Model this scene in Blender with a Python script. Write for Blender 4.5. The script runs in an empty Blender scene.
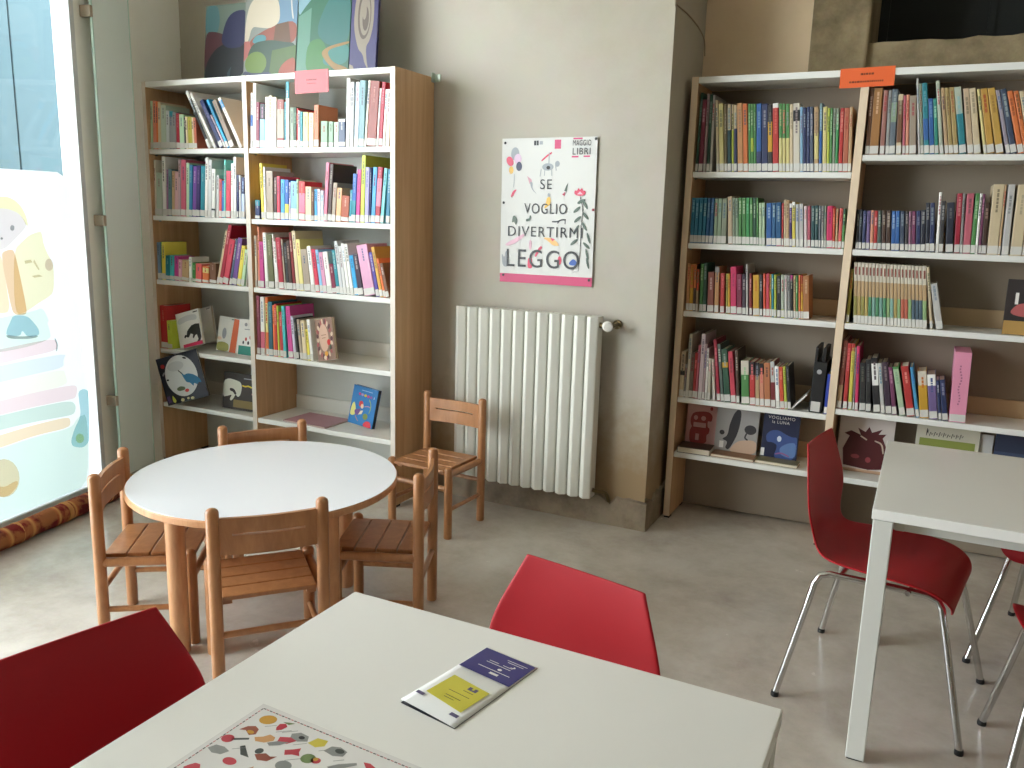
import bpy, bmesh, math, random
from mathutils import Vector, Matrix
random.seed(11)
SC = bpy.context.scene
COL = SC.collection
PI = math.pi

# ------------------------------------------------------------------ materials
def lin(c):
    c = c / 255.0
    return c / 12.92 if c <= 0.04045 else ((c + 0.055) / 1.055) ** 2.4
def rgb(c): return (lin(c[0]), lin(c[1]), lin(c[2]), 1.0)
_M = {}
def mat(name, c, rough=0.5, metal=0.0, spec=0.5, coat=0.0):
    key = (name, tuple(c), rough, metal)
    if key in _M: return _M[key]
    m = bpy.data.materials.new(name); m.use_nodes = True
    b = m.node_tree.nodes['Principled BSDF']
    b.inputs['Base Color'].default_value = rgb(c)
    b.inputs['Roughness'].default_value = rough
    b.inputs['Metallic'].default_value = metal
    b.inputs['Specular IOR Level'].default_value = spec
    b.inputs['Coat Weight'].default_value = coat
    _M[key] = m
    return m
def nodes(m):
    nt = m.node_tree
    return nt, nt.nodes, nt.links, nt.nodes['Principled BSDF']
def ramp(nt, fac, stops):
    r = nt.nodes.new('ShaderNodeValToRGB')
    while len(r.color_ramp.elements) < len(stops): r.color_ramp.elements.new(0.5)
    for e, (p, c) in zip(r.color_ramp.elements, stops):
        e.position = p; e.color = rgb(c)
    nt.links.new(fac, r.inputs[0])
    return r.outputs[0]
def noise(nt, scale, detail=4, rough=0.5, mapping=None, dist=0.0):
    n = nt.nodes.new('ShaderNodeTexNoise')
    n.inputs['Scale'].default_value = scale; n.inputs['Detail'].default_value = detail
    n.inputs['Roughness'].default_value = rough; n.inputs['Distortion'].default_value = dist
    tc = nt.nodes.new('ShaderNodeTexCoord')
    if mapping:
        mp = nt.nodes.new('ShaderNodeMapping'); mp.inputs['Scale'].default_value = mapping
        nt.links.new(tc.outputs['Object'], mp.inputs[0]); nt.links.new(mp.outputs[0], n.inputs['Vector'])
    else: nt.links.new(tc.outputs['Object'], n.inputs['Vector'])
    return n
def bump(nt, b, h, strength, dist=0.01):
    bp = nt.nodes.new('ShaderNodeBump'); bp.inputs['Strength'].default_value = strength; bp.inputs['Distance'].default_value = dist
    nt.links.new(h, bp.inputs['Height']); nt.links.new(bp.outputs[0], b.inputs['Normal'])
def mix(nt, fac, a, b, mode='MIX'):
    n = nt.nodes.new('ShaderNodeMix'); n.data_type = 'RGBA'; n.blend_type = mode
    for s, v in ((0, fac), (6, a), (7, b)):
        if hasattr(v, 'links'): nt.links.new(v, n.inputs[s])
        else: n.inputs[s].default_value = v
    return n.outputs[2]
def wood(name, c1, c2, rough=0.4, mapping=(14, 14, 1.2), scale=3.0):
    m = mat(name, c1, rough); nt, N, L, b = nodes(m)
    n = noise(nt, scale, 5, 0.6, mapping, 0.6)
    L.new(ramp(nt, n.outputs[0], [(0.3, c2), (0.7, c1)]), b.inputs['Base Color'])
    return m
BEECH = wood('beech_panel', (214, 175, 132), (192, 150, 106), 0.45, (10, 10, .5))
BEECH_EDGE = mat('beech_edge', (226, 205, 176), 0.5)
CHAIRWOOD = wood('varnished_beech', (182, 130, 86), (158, 106, 66), 0.32, (9, 9, 2))
TABLEWOOD = wood('table_leg_beech', (206, 156, 112), (184, 130, 88), 0.4, (16, 16, 3))
WHITE_MEL = mat('white_melamine', (232, 232, 226), 0.35)
WHITE_TOP = mat('white_laminate', (238, 237, 231), 0.28)
ROUND_TOP = mat('pale_laminate', (238, 241, 246), 0.25)
TABLE_METAL = mat('white_painted_steel', (214, 214, 206), 0.35)
RAD_WHITE = mat('radiator_enamel', (222, 222, 212), 0.3)
CHROME = mat('chrome', (205, 205, 205), 0.14, 1.0)
BLACK_RUB = mat('black_rubber', (24, 24, 24), 0.6)
RED_PLASTIC = mat('red_plastic', (166, 18, 29), 0.5, spec=.3)
PAGES = mat('book_pages', (226, 217, 196), 0.85)
LABEL = mat('paper_label', (208, 206, 199), 0.6)
DARKINK = mat('dark_ink', (38, 36, 38), 0.6)

# ------------------------------------------------------------------ mesh helpers
class MB:
    def __init__(s): s.bm = bmesh.new()
    def box(s, x0, x1, y0, y1, z0, z1, m=0, bev=0.0, seg=2, skip=''):
        v = [s.bm.verts.new(p) for p in ((x0,y0,z0),(x1,y0,z0),(x1,y1,z0),(x0,y1,z0),(x0,y0,z1),(x1,y0,z1),(x1,y1,z1),(x0,y1,z1))]
        fs = []
        for k, q in (('b',(0,3,2,1)),('t',(4,5,6,7)),('f',(0,1,5,4)),('r',(1,2,6,5)),('k',(2,3,7,6)),('l',(3,0,4,7))):
            if k in skip: continue
            f = s.bm.faces.new([v[i] for i in q]); f.material_index = m; fs.append(f)
        if bev > 0:
            es = list({e for f in fs for e in f.edges})
            r = bmesh.ops.bevel(s.bm, geom=es, offset=bev, segments=seg, profile=0.5, affect='EDGES')
            for f in r['faces']: f.material_index = m
        return s
    def poly(s, pts, m=0):
        f = s.bm.faces.new([s.bm.verts.new(p) for p in pts]); f.material_index = m
        return s
    def prism(s, pts, axis, a, b, m=0):
        """extrude the outline pts (two coordinates each) along axis from a to b"""
        def P(q, t): return {'x': (t, q[0], q[1]), 'y': (q[0], t, q[1]), 'z': (q[0], q[1], t)}[axis]
        A = [s.bm.verts.new(P(q, a)) for q in pts]; B = [s.bm.verts.new(P(q, b)) for q in pts]
        n = len(pts); fs = [s.bm.faces.new(A[::-1]), s.bm.faces.new(B)]
        fs += [s.bm.faces.new((A[i], A[(i+1) % n], B[(i+1) % n], B[i])) for i in range(n)]
        for f in fs: f.material_index = m
        return s
    def tube(s, pts, r, m=0, seg=10, caps=True, smooth_path=0):
        pts = [Vector(p) for p in pts]
        rs = list(r) if isinstance(r, (list, tuple)) else [r] * len(pts)
        if smooth_path:
            for _ in range(smooth_path):
                np_, nr = [pts[0]], [rs[0]]
                for i in range(len(pts) - 1):
                    np_ += [pts[i].lerp(pts[i+1], .25), pts[i].lerp(pts[i+1], .75)]
                    nr += [rs[i]*.75 + rs[i+1]*.25, rs[i]*.25 + rs[i+1]*.75]
                pts = np_ + [pts[-1]]; rs = nr + [rs[-1]]
        ring0 = None; ref = None
        for i, p in enumerate(pts):
            t = (pts[min(i+1, len(pts)-1)] - pts[max(i-1, 0)]).normalized()
            if ref is None:
                ref = Vector((1, 0, 0)) if abs(t.x) < .9 else Vector((0, 1, 0))
            u = (ref - t * ref.dot(t)).normalized(); w = t.cross(u); ref = u
            ring = [s.bm.verts.new(p + (u*math.cos(a) + w*math.sin(a)) * rs[i]) for a in [2*PI*k/seg for k in range(seg)]]
            if ring0:
                for k in range(seg):
                    f = s.bm.faces.new((ring0[k], ring0[(k+1) % seg], ring[(k+1) % seg], ring[k])); f.material_index = m
            elif caps:
                s.bm.faces.new(ring[::-1]).material_index = m
            ring0 = ring
        if caps: s.bm.faces.new(ring0).material_index = m
        return s
    def post(s, x, y, z0, z1, r, m=0, seg=14, dome=True):
        """upright turned post with a rounded top"""
        pts = [(x, y, z0), (x, y, z0 + .004)]; rs = [r*.9, r]
        if dome:
            h = r * .75
            pts.append((x, y, z1 - h)); rs.append(r)
            for k in (30, 55, 75, 88):
                a = math.radians(k); pts.append((x, y, z1 - h + h*math.sin(a))); rs.append(r*math.cos(a))
        else:
            pts.append((x, y, z1)); rs.append(r)
        return s.tube(pts, rs, m, seg)
    def disc(s, cx, cy, z0, z1, r, m=0, seg=72, bev=0.0, mtop=None):
        prof = [(r - bev, z0), (r, z0 + bev), (r, z1 - bev), (r - bev, z1)] if bev else [(r, z0), (r, z1)]
        rings = [[s.bm.verts.new((cx + q*math.cos(2*PI*k/seg), cy + q*math.sin(2*PI*k/seg), z)) for k in range(seg)] for q, z in prof]
        for A, B in zip(rings, rings[1:]):
            for k in range(seg): s.bm.faces.new((A[k], A[(k+1) % seg], B[(k+1) % seg], B[k])).material_index = m
        s.bm.faces.new(rings[0][::-1]).material_index = m
        s.bm.faces.new(rings[-1]).material_index = m if mtop is None else mtop
        return s
    def xf(s, M):
        bmesh.ops.transform(s.bm, matrix=M, verts=s.bm.verts); return s
    def text(s, body, M, w=None, h=None, m=0, extrude=0.0):
        """letters in the xy plane scaled to w x h, then moved by M"""
        cu = bpy.data.curves.new('t', 'FONT'); cu.body = body; cu.size = 1; cu.resolution_u = 5; cu.space_character = 1.15; cu.extrude = extrude
        ob = bpy.data.objects.new('t', cu); COL.objects.link(ob)
        me = bpy.data.meshes.new_from_object(ob.evaluated_get(bpy.context.evaluated_depsgraph_get()))
        bpy.data.objects.remove(ob); bpy.data.curves.remove(cu)
        xs = [v.co.x for v in me.vertices]; ys = [v.co.y for v in me.vertices]
        x0, x1, y0, y1 = min(xs), max(xs), min(ys), max(ys)
        sx = w/(x1-x0) if w else 1; sy = h/(y1-y0) if h else sx
        if not w: sx = sy
        me.transform(M @ Matrix.Diagonal((sx, sy, 1, 1)) @ Matrix.Translation((-x0, -y0, 0)))
        n0 = len(s.bm.faces); s.bm.from_mesh(me); bpy.data.meshes.remove(me)
        s.bm.faces.ensure_lookup_table()
        for f in s.bm.faces[n0:]: f.material_index = m
        return s
    def build(s, name, mats, parent=None, smooth=None, normals=True):
        if normals: bmesh.ops.recalc_face_normals(s.bm, faces=s.bm.faces)
        me = bpy.data.meshes.new(name); s.bm.to_mesh(me); s.bm.free()
        for mt in (mats if isinstance(mats, (list, tuple)) else [mats]): me.materials.append(mt)
        if smooth:
            me.shade_smooth(); me.set_sharp_from_angle(angle=math.radians(smooth))
        o = bpy.data.objects.new(name, me); COL.objects.link(o)
        if parent: o.parent = parent
        return o
def tag(o, label=None, cat=None, group=None, kind=None):
    for k, v in (('label', label), ('category', cat), ('group', group), ('kind', kind)):
        if v: o[k] = v
    return o
def empty(name, loc=(0, 0, 0), rz=0.0):
    o = bpy.data.objects.new(name, None); COL.objects.link(o); o.location = loc; o.rotation_euler = (0, 0, rz)
    o.empty_display_size = .05
    return o
def struct(o): o['kind'] = 'structure'; return o
def copy_tree(o, parent=None):
    kids = [c for c in SC.objects if c.parent == o]
    c = o.copy(); COL.objects.link(c)
    if parent: c.parent = parent
    for k in kids: copy_tree(k, c)
    return c
def ell(cx, cy, rx, ry, n=22, rot=0.0):
    c, s_ = math.cos(rot), math.sin(rot)
    out = []
    for k in range(n):
        a = 2*PI*k/n; x, y = rx*math.cos(a), ry*math.sin(a)
        out.append((cx + x*c - y*s_, cy + x*s_ + y*c))
    return out
def rect(x0, y0, x1, y1): return [(x0, y0), (x1, y0), (x1, y1), (x0, y1)]
def line(pts, w):
    """a stroke of width w along pts as one outline"""
    L, R = [], []
    for i, p in enumerate(pts):
        a = Vector(pts[max(i-1, 0)]); b = Vector(pts[min(i+1, len(pts)-1)]); t = (b - a).normalized(); n = Vector((-t.y, t.x)) * w/2
        L.append((p[0]+n.x, p[1]+n.y)); R.append((p[0]-n.x, p[1]-n.y))
    return L + R[::-1]
def rounded(pts):
    """soften a drawn outline by cutting its corners twice"""
    if len(pts) <= 4 or len(pts) > 16: return pts
    for _ in range(2):
        n = len(pts)
        pts = [q for i in range(n) for q in ((pts[i][0]*.78 + pts[(i+1) % n][0]*.22, pts[i][1]*.78 + pts[(i+1) % n][1]*.22), (pts[i][0]*.22 + pts[(i+1) % n][0]*.78, pts[i][1]*.22 + pts[(i+1) % n][1]*.78))]
    return pts
def print_on(mb, shapes, mats, W, H, y=-0.0004, step=0.00012, plane='xz'):
    """flat printed shapes: list of (colour, outline in 0..1) laid over each other on a sheet W x H"""
    for i, (c, pts) in enumerate(shapes):
        if c not in mats: mats.append(c)
        d = y - step*i if plane == 'xz' else y + step*i
        P = [(u*W, d, v*H) if plane == 'xz' else (u*W, v*H, d) for u, v in rounded(pts)]
        mb.poly(P, mats.index(c))

SKY, EXPO = 15, 0.18
BOOKS = {
 'L2_w': [
  (-39005,144,253,3.2,180,'palegreen',''),
  (-38855,274,253,3.2,182,'salmon',''),
  (-38575,134,249,3.2,180,'orange',''),
  (-38435,204,246,3.2,180,'cream',''),
  (-38225,363,229,3.2,165,'palesage',''),
  (-37855,234,200,3.2,148,'palegrey',''),
  (-37615,274,196,3.2,131,'grey','teal:.85-1'),
  (-37335,234,190,3.2,133,'grey',''),
  (-37080,234,184,2.7,137,'crimson',''),
  (-36810,324,178,1.7,128,'palegreen',''),
  (-36460,114,163,1.0,126,'charcoal',''),  # dark gap between two books, its shade drawn as a charcoal book
  (-36320,124,166,0.3,114,'cream',''),
  (-36190,294,165,0.3,120,'olive',''),
  (-35880,124,162,-0.0,116,'cream',''),
  (-35730,184,159,-0.7,121,'terracotta',''),
  (-34740,182,325,-27.1,229,'white','black:.15-.85'),
  (-34300,159,321,-30.0,218,'white',''),
  (-33890,248,273,-29.3,187,'navy',''),
  (-33590,117,191,-29.5,131,'pinkgrey',''),
  (-33400,161,277,-29.2,202,'cyan',''),
  (-33190,291,262,-26.2,188,'greybrown',''),
  (-32570,204,283,-29.1,193,'white','skyblue:.8-.95'),
 ],
 'L2_r': [
  (-31805,134,269,2.8,194,'white','blue:.4-.6'),
  (-31665,214,314,2.8,215,'white',''),
  (-31445,214,223,2.8,159,'maroon',''),
  (-31225,344,214,2.8,145,'lightblue','black:.65-1'),
  (-30875,234,246,2.8,165,'ivory',''),
  (-30630,214,252,2.6,183,'cream',''),
  (-30400,304,242,2.4,166,'ivory',''),
  (-30070,444,231,1.9,158,'brownred','taupe:.2-.8'),
  (-29600,114,219,1.8,162,'teal',''),
  (-29480,214,314,1.8,227,'white','teal:.75-1'),
  (-29240,244,191,1.8,131,'greygreen',''),
  (-28980,154,193,1.8,143,'darkgreen',''),
  (-28820,104,187,1.8,132,'red',''),
  (-28700,114,175,1.6,126,'white',''),
  (-28570,154,169,1.3,115,'teal',''),
  (-28400,334,166,1.7,127,'paleyellow',''),
  (-28060,314,163,1.7,123,'cream',''),
  (-27710,284,199,1.4,148,'orangebrown',''),
  (-27300,404,122,1.4,126,'sage',''),
  (-26800,274,119,1.0,117,'sage',''),
  (-26510,284,116,1.0,118,'palesage',''),
  (-26200,384,129,0.9,115,'navygrey','white:.9-1'),
  (-25790,214,314,2.0,215,'white',''),
  (-25550,214,295,1.9,200,'greywhite',''),
  (-25310,234,294,3.1,204,'palelightblue',''),
  (-25050,324,300,2.7,213,'tealgrey',''),
  (-24710,123,301,5.3,204,'ivory',''),
  (-24570,522,294,5.1,209,'brownred',''),
  (-24030,114,262,4.9,181,'white',''),
  (-23890,203,289,4.5,200,'crimson',''),
  (-23670,134,256,4.2,185,'white',''),
  (-23466,200,255,2.8,179,'ivory',''),
 ],
 'L3_w': [
  (-38990,104,300,2.3,208,'ivory',''),
  (-38870,453,231,3.5,162,'palesage',''),
  (-38360,264,317,2.2,226,'white',''),
  (-38090,124,249,4.4,168,'mauve',''),
  (-37940,243,251,3.9,184,'slateteal',''),
  (-37680,203,241,4.0,161,'tan',''),
  (-37460,263,238,4.1,171,'dustypink',''),
  (-37180,174,300,4.2,216,'pinkgrey',''),
  (-36990,343,300,4.0,203,'rose',''),
  (-36600,224,284,3.8,204,'palegreen',''),
  (-36370,223,273,4.6,190,'tealblue',''),
  (-36140,263,265,5.2,188,'purple',''),
  (-35860,273,270,5.0,182,'deeppurple',''),
  (-35570,303,268,4.7,181,'teal',''),
  (-35220,203,312,4.6,214,'white',''),
  (-35000,233,299,4.4,217,'greywhite',''),
  (-34720,253,252,3.9,172,'white','black:.12-.18'),
  (-34390,174,220,3.9,158,'palegrey',''),
  (-34200,174,201,4.0,149,'coral',''),
  (-34020,154,191,4.0,142,'blue',''),
  (-33850,134,299,3.7,207,'mint',''),
  (-33690,303,242,3.8,167,'redpink',''),
  (-33350,174,280,3.1,197,'white',''),
  (-33140,184,313,2.5,224,'white',''),
  (-32940,124,223,2.8,151,'navy',''),
  (-32780,134,220,2.0,159,'palegrey',''),
  (-32620,214,210,2.7,153,'paleblue','navy:.6-1'),
 ],
 'L3_r': [
  (-31650,314,96,2.4,126,'navy','teal:.7-1'),
  (-31230,164,281,-1.2,190,'yellow',''),
  (-31050,134,263,0.4,192,'white',''),
  (-30890,434,242,1.4,164,'taupe',''),
  (-30430,224,211,2.2,146,'darkbrown',''),
  (-30180,194,217,1.6,154,'redpink',''),
  (-29970,264,201,2.0,148,'skyblue',''),
  (-29690,244,199,2.0,138,'blue','yellow:.15-.4'),
  (-29420,94,187,1.8,138,'palelavender',''),
  (-29310,374,192,1.8,136,'lightblue','white:.1-.3'),
  (-28920,134,202,1.7,139,'palegreen',''),
  (-28770,404,192,1.8,132,'red','pink:.2-.7'),
  (-28350,374,167,1.4,115,'cream',''),
  (-27960,154,147,1.5,113,'brown',''),
  (-27790,174,155,1.5,114,'skyblue',''),
  (-27590,174,155,1.1,123,'pinkwhite',''),
  (-27400,194,148,1.5,128,'palelightblue',''),
  (-27200,203,284,4.4,194,'pink',''),
  (-26980,213,276,4.6,187,'darkbrown',''),
  (-26740,243,187,5.5,139,'taupe',''),
  (-26470,303,163,4.8,121,'peach',''),
  (-26150,463,125,4.3,118,'rust',''),
  (-25670,154,155,3.9,116,'teal',''),
  (-25500,234,231,3.5,164,'blue','teal:.0-.45'),
  (-25250,234,251,3.3,182,'magenta',''),
  (-24980,234,317,2.6,222,'lime',''),
  (-24710,234,261,1.9,182,'lavender',''),
  (-24450,74,258,1.8,174,'navy',''),
  (-24360,234,262,3.7,190,'skyblue',''),
  (-24110,273,262,4.4,176,'crimson','pink:.3-.8'),
  (-23810,193,257,5.8,181,'aqua',''),
  (-23491,215,251,3.1,182,'bluegreen',''),
 ],
 'L4_w': [
  (-39005,234,207,1.1,140,'bluegrey',''),
  (-38765,94,211,2.7,152,'green',''),
  (-38665,254,209,2.7,154,'yellow',''),
  (-38405,313,136,3.8,122,'teal',''),
  (-38085,323,138,3.8,125,'turquoise',''),
  (-37755,333,136,3.8,114,'magenta',''),
  (-37415,233,118,3.8,119,'palepink',''),
  (-37170,512,115,5.5,114,'tan',''),
  (-36600,204,136,3.0,126,'white',''),
  (-36380,253,106,3.7,117,'green',''),
  (-36110,443,102,3.9,119,'coral',''),
  (-35600,453,91,3.7,128,'orange','paleyellow:.6-.9'),
  (-35090,483,110,3.1,126,'brown',''),
  (-34590,158,295,15.5,215,'cream',''),
  (-34410,255,326,15.3,228,'crimson',''),
  (-34110,372,247,14.6,173,'redpink',''),
  (-33670,169,253,13.5,181,'navygrey',''),
  (-33470,306,256,13.1,179,'purple',''),
  (-33120,248,215,12.3,148,'yellow',''),
  (-32830,220,196,11.4,136,'palegreen',''),
  (-32434,48,194,6.6,131,'palegrey',''),
 ],
 'L4_r': [
  (-31800,124,269,0.2,187,'ivory',''),
  (-31610,124,314,0.9,228,'salmon',''),
  (-31450,264,240,0.2,176,'magenta',''),
  (-31090,214,287,-1.9,204,'white',''),
  (-30840,364,277,-2.6,195,'olivedark',''),
  (-30440,104,281,-3.2,195,'white',''),
  (-30320,134,244,-3.4,165,'white',''),
  (-30150,313,265,-3.9,182,'crimson',''),
  (-29810,114,260,-4.3,187,'taupe',''),
  (-29680,194,240,-3.8,174,'black',''),
  (-29470,213,251,-4.1,174,'darkbrown',''),
  (-29230,183,294,-4.5,211,'darkred',''),
  (-29030,223,302,-4.7,217,'cream',''),
  (-28790,253,261,-4.9,186,'paleyellow',''),
  (-28480,412,212,-6.3,152,'taupe',''),
  (-28050,252,230,-6.5,166,'white',''),
  (-27770,252,216,-7.0,149,'redpink',''),
  (-27490,192,215,-7.6,154,'lightblue',''),
  (-27280,232,203,-7.9,139,'pinkmauve',''),
  (-27040,311,206,-7.9,145,'white',''),
  (-26720,262,148,-7.9,124,'maroon',''),
  (-26450,212,216,-7.9,155,'teal',''),
  (-26230,212,263,-7.9,182,'palegrey',''),
  (-26010,192,238,-7.9,175,'greywhite',''),
  (-25790,182,253,-8.3,180,'white',''),
  (-25590,192,251,-8.6,178,'white',''),
  (-25360,241,196,-9.4,130,'cyan',''),
  (-25100,300,202,-9.7,143,'purpleblack',''),
  (-24730,641,248,-11.4,170,'mauvepink',''),
  (-24050,200,219,-11.9,157,'royalpurple',''),
  (-23820,189,245,-12.4,171,'mustard',''),
  (-23590,121,191,-13.3,140,'orange',''),
  (-23450,189,168,-13.6,122,'brown',''),
 ],
 'L5_w': [
  (-39005,504,245,-0.1,177,'red',''),
  (-38495,324,162,-0.1,118,'lime',''),
 ],
 'L5r_r': [
  (-31805,224,314,0.7,223,'maroon',''),
  (-31570,274,310,0.9,222,'white','rose:.1-.4'),
  (-31200,174,310,0.6,223,'orange','paleyellow:.4-.9'),
  (-30990,284,288,0.4,200,'darkteal',''),
  (-30670,124,272,-0.2,197,'orange',''),
  (-30530,144,279,-0.4,202,'red',''),
  (-30360,114,271,-0.9,193,'lime',''),
  (-30220,204,241,-0.9,177,'red',''),
  (-29980,194,271,-1.7,198,'turquoise',''),
  (-29660,294,273,-3.3,192,'magenta',''),
  (-29310,163,224,-4.6,158,'lavenderwhite',''),
  (-29130,163,214,-4.9,145,'charcoal',''),
  (-28870,173,210,-6.0,153,'taupe',''),
  (-28680,263,206,-4.4,152,'cream',''),
  (-28390,163,162,-5.1,120,'yellow',''),
  (-28190,193,215,-6.1,154,'white',''),
 ],
 'R2_c': [
  (-10210,114,350,0.5,226,'darkgreen',''),
  (-10050,184,319,-0.2,226,'maroon',''),
  (-9830,114,344,-0.8,217,'pinkgrey',''),
  (-9690,134,341,-1.1,226,'darkgreen',''),
  (-9540,104,338,-1.3,223,'greywhite',''),
  (-9200,113,315,-5.4,224,'cream',''),
  (-9070,203,299,-5.2,209,'paleyellow',''),
  (-8840,114,295,-4.8,209,'olivebrown',''),
  (-8710,154,295,-4.5,212,'tealdark','cream:.62-1'),
  (-8520,94,294,-4.5,209,'lime','cream:.62-1'),
  (-8410,124,291,-4.5,208,'navy','cream:.65-1'),
  (-8240,233,299,-5.3,203,'tanorange',''),
  (-7990,203,296,-5.4,203,'orange',''),
  (-7760,104,295,-5.2,206,'green',''),
  (-7650,114,294,-5.2,209,'green','lime:.3-.5'),
  (-7530,104,294,-5.1,202,'green',''),
  (-7410,213,294,-4.7,209,'blue','navy:.0-.3'),
  (-7180,253,293,-4.9,208,'navy',''),
  (-6910,193,287,-5.0,194,'black','gold:.3-.75'),
  (-6700,243,294,-4.9,206,'red','white:.93-1'),
  (-6430,134,291,-4.9,200,'paleyellow','green:.5-1'),
  (-6280,124,290,-5.1,197,'paleyellow','green:.5-1'),
  (-6140,153,290,-5.1,198,'paleyellow','green:.5-1'),
  (-5970,133,287,-5.0,199,'cream',''),
  (-5820,273,291,-5.2,199,'ivory','black:.74-.9'),
  (-5530,114,275,-5.2,188,'lightblue',''),
  (-5400,123,272,-5.4,184,'navy',''),
  (-5260,133,275,-5.2,193,'navy',''),
  (-5110,133,274,-5.4,191,'navygrey',''),
  (-4950,183,274,-5.2,194,'tan','paleyellow:.2-.6'),
  (-4750,114,288,-4.6,204,'blue','tealgrey:.6-1'),
  (-4610,163,273,-4.6,188,'paleyellow',''),
  (-4430,94,267,-4.5,194,'lime',''),
  (-4320,94,267,-4.5,179,'green',''),
  (-4210,104,264,-4.1,184,'greygreen',''),
  (-4090,114,266,-4.1,183,'brightgreen','greygreen:.75-1'),
  (-3960,154,265,-3.4,185,'red',''),
  (-3790,204,265,-3.7,180,'terracotta',''),
  (-3570,124,269,-3.8,194,'tan',''),
 ],
 'R2r_d': [
  (-2970,154,270,-1.3,188,'brown',''),
  (-2800,344,269,-1.5,182,'ochre',''),
  (-2390,174,259,-2.2,184,'rosebrown',''),
  (-2170,134,258,-3.1,175,'grey',''),
  (-2030,224,262,-3.1,185,'slate','sage:.5-.8'),
  (-1760,194,241,-3.8,167,'cream','brown:.2-.9'),
  (-1510,94,236,-5.0,167,'rose',''),
  (-1400,123,240,-5.2,176,'salmon',''),
  (-1250,253,233,-5.6,169,'taupe',''),
  (-910,73,303,-7.6,211,'greywhite',''),
  (-820,113,282,-7.8,203,'greygreen',''),
  (-690,192,284,-8.0,202,'teal','blue:.2-.5'),
  (-480,172,222,-8.0,154,'blue',''),
  (-290,133,222,-8.2,151,'tealgreen',''),
  (-110,132,292,-9.3,207,'palesage',''),
  (80,132,264,-10.0,187,'tan',''),
  (230,152,263,-10.0,192,'khaki',''),
  (400,171,265,-10.2,194,'khaki',''),
  (610,240,265,-10.8,188,'teal','palesage:.6-1'),
  (900,210,258,-10.4,179,'beige',''),
  (1130,230,258,-10.7,188,'cream',''),
  (1480,102,256,-12.4,172,'paleyellow',''),
  (1600,248,256,-12.6,174,'mustard',''),
  (1910,257,258,-13.7,183,'ochreyellow',''),
  (2260,139,252,-15.4,179,'lavendergrey',''),
  (2420,206,254,-15.5,173,'navyslate',''),
  (2670,187,247,-15.9,175,'orange',''),
  (2880,158,246,-15.7,179,'orange',''),
  (3060,148,245,-15.6,170,'cream',''),
 ],
 'R3_c': [
  (-10230,174,207,-0.6,145,'tealblue',''),
  (-10050,184,207,-0.6,141,'tealblue',''),
  (-9860,184,207,-0.6,142,'tealblue',''),
  (-9670,164,207,-0.6,153,'tealblue',''),
  (-9490,154,207,-0.8,144,'deepblue',''),
  (-9320,164,208,-1.1,154,'deepblue',''),
  (-9110,154,206,-2.2,152,'sage',''),
  (-8940,184,206,-2.5,147,'sage',''),
  (-8750,224,206,-2.5,141,'greygreen',''),
  (-8430,193,217,-4.5,160,'beige',''),
  (-8220,114,210,-4.6,147,'greygreen',''),
  (-8090,134,209,-4.7,145,'sage',''),
  (-7950,144,211,-4.3,145,'leafgreen',''),
  (-7790,173,211,-4.6,156,'leafgreen',''),
  (-7610,154,211,-4.6,148,'brightgreen',''),
  (-7440,143,212,-4.9,146,'leafgreen',''),
  (-7280,124,212,-4.9,149,'darkgreen',''),
  (-7140,94,212,-4.9,143,'leafgreen',''),
  (-7030,124,190,-4.8,135,'palegreen',''),
  (-6890,124,190,-4.8,133,'palegreen',''),
  (-6700,223,189,-4.8,129,'blue',''),
  (-6460,173,191,-4.8,139,'deepblue',''),
  (-6270,213,193,-5.0,141,'deepblue','pink:.0-.15'),
  (-6030,74,190,-4.5,126,'red',''),
  (-5940,84,205,-4.8,145,'cream',''),
  (-5850,143,202,-4.8,138,'tan',''),
  (-5690,104,190,-5.1,140,'indigo','white:.9-1'),
  (-5580,133,196,-5.0,142,'yellow','white:.88-1'),
  (-5420,133,187,-5.2,127,'palegrey',''),
  (-5270,163,189,-5.1,129,'greywhite',''),
  (-5060,114,180,-5.1,121,'pinkwhite',''),
  (-4930,124,180,-4.8,134,'rose',''),
  (-4780,153,181,-4.7,124,'tealdark',''),
  (-4610,133,183,-5.0,130,'tealdark',''),
  (-4460,84,181,-4.7,127,'slate',''),
  (-4350,104,183,-4.7,131,'grey',''),
  (-4230,74,183,-4.4,130,'greygreen',''),
  (-4130,233,181,-4.1,132,'hotpink',''),
  (-3880,94,173,-4.4,115,'orangered',''),
  (-3770,94,170,-3.7,124,'tan',''),
  (-3660,134,173,-2.3,119,'coral',''),
  (-3510,100,171,-2.6,121,'green','darkgreen:.6-1'),
 ],
 'R3_d': [
  (-2940,104,170,-3.0,117,'charcoal',''),
  (-2820,114,169,-3.3,117,'navyblack',''),
  (-2680,134,165,-3.4,120,'navy',''),
  (-2530,144,165,-3.4,119,'violet',''),
  (-2360,124,168,-3.7,118,'salmon',''),
  (-2220,134,166,-4.1,124,'red',''),
  (-2060,134,167,-4.7,121,'slategreen',''),
  (-1890,153,167,-5.1,113,'darkbrown',''),
  (-1720,163,168,-4.8,116,'darkbrown',''),
  (-1520,153,166,-4.8,119,'blue',''),
  (-1360,153,167,-4.8,127,'blue',''),
  (-1170,153,167,-5.1,126,'navyslate',''),
  (-980,114,165,-5.2,121,'charcoal',''),
  (-850,94,166,-5.2,112,'mauve',''),
  (-740,163,168,-5.5,124,'plum',''),
  (-560,163,170,-5.4,119,'navy',''),
  (-380,163,173,-5.3,123,'navyblack',''),
  (-190,133,203,-5.6,146,'navyblack',''),
  (-40,173,203,-5.6,145,'navy',''),
  (180,104,246,-3.0,173,'white',''),
  (300,154,211,-3.3,155,'charcoal',''),
  (560,263,205,-4.5,142,'navyblack',''),
  (870,194,242,-3.5,169,'crimson',''),
  (1080,94,243,-3.8,176,'grey',''),
  (1190,264,242,-2.8,165,'rose',''),
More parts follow.
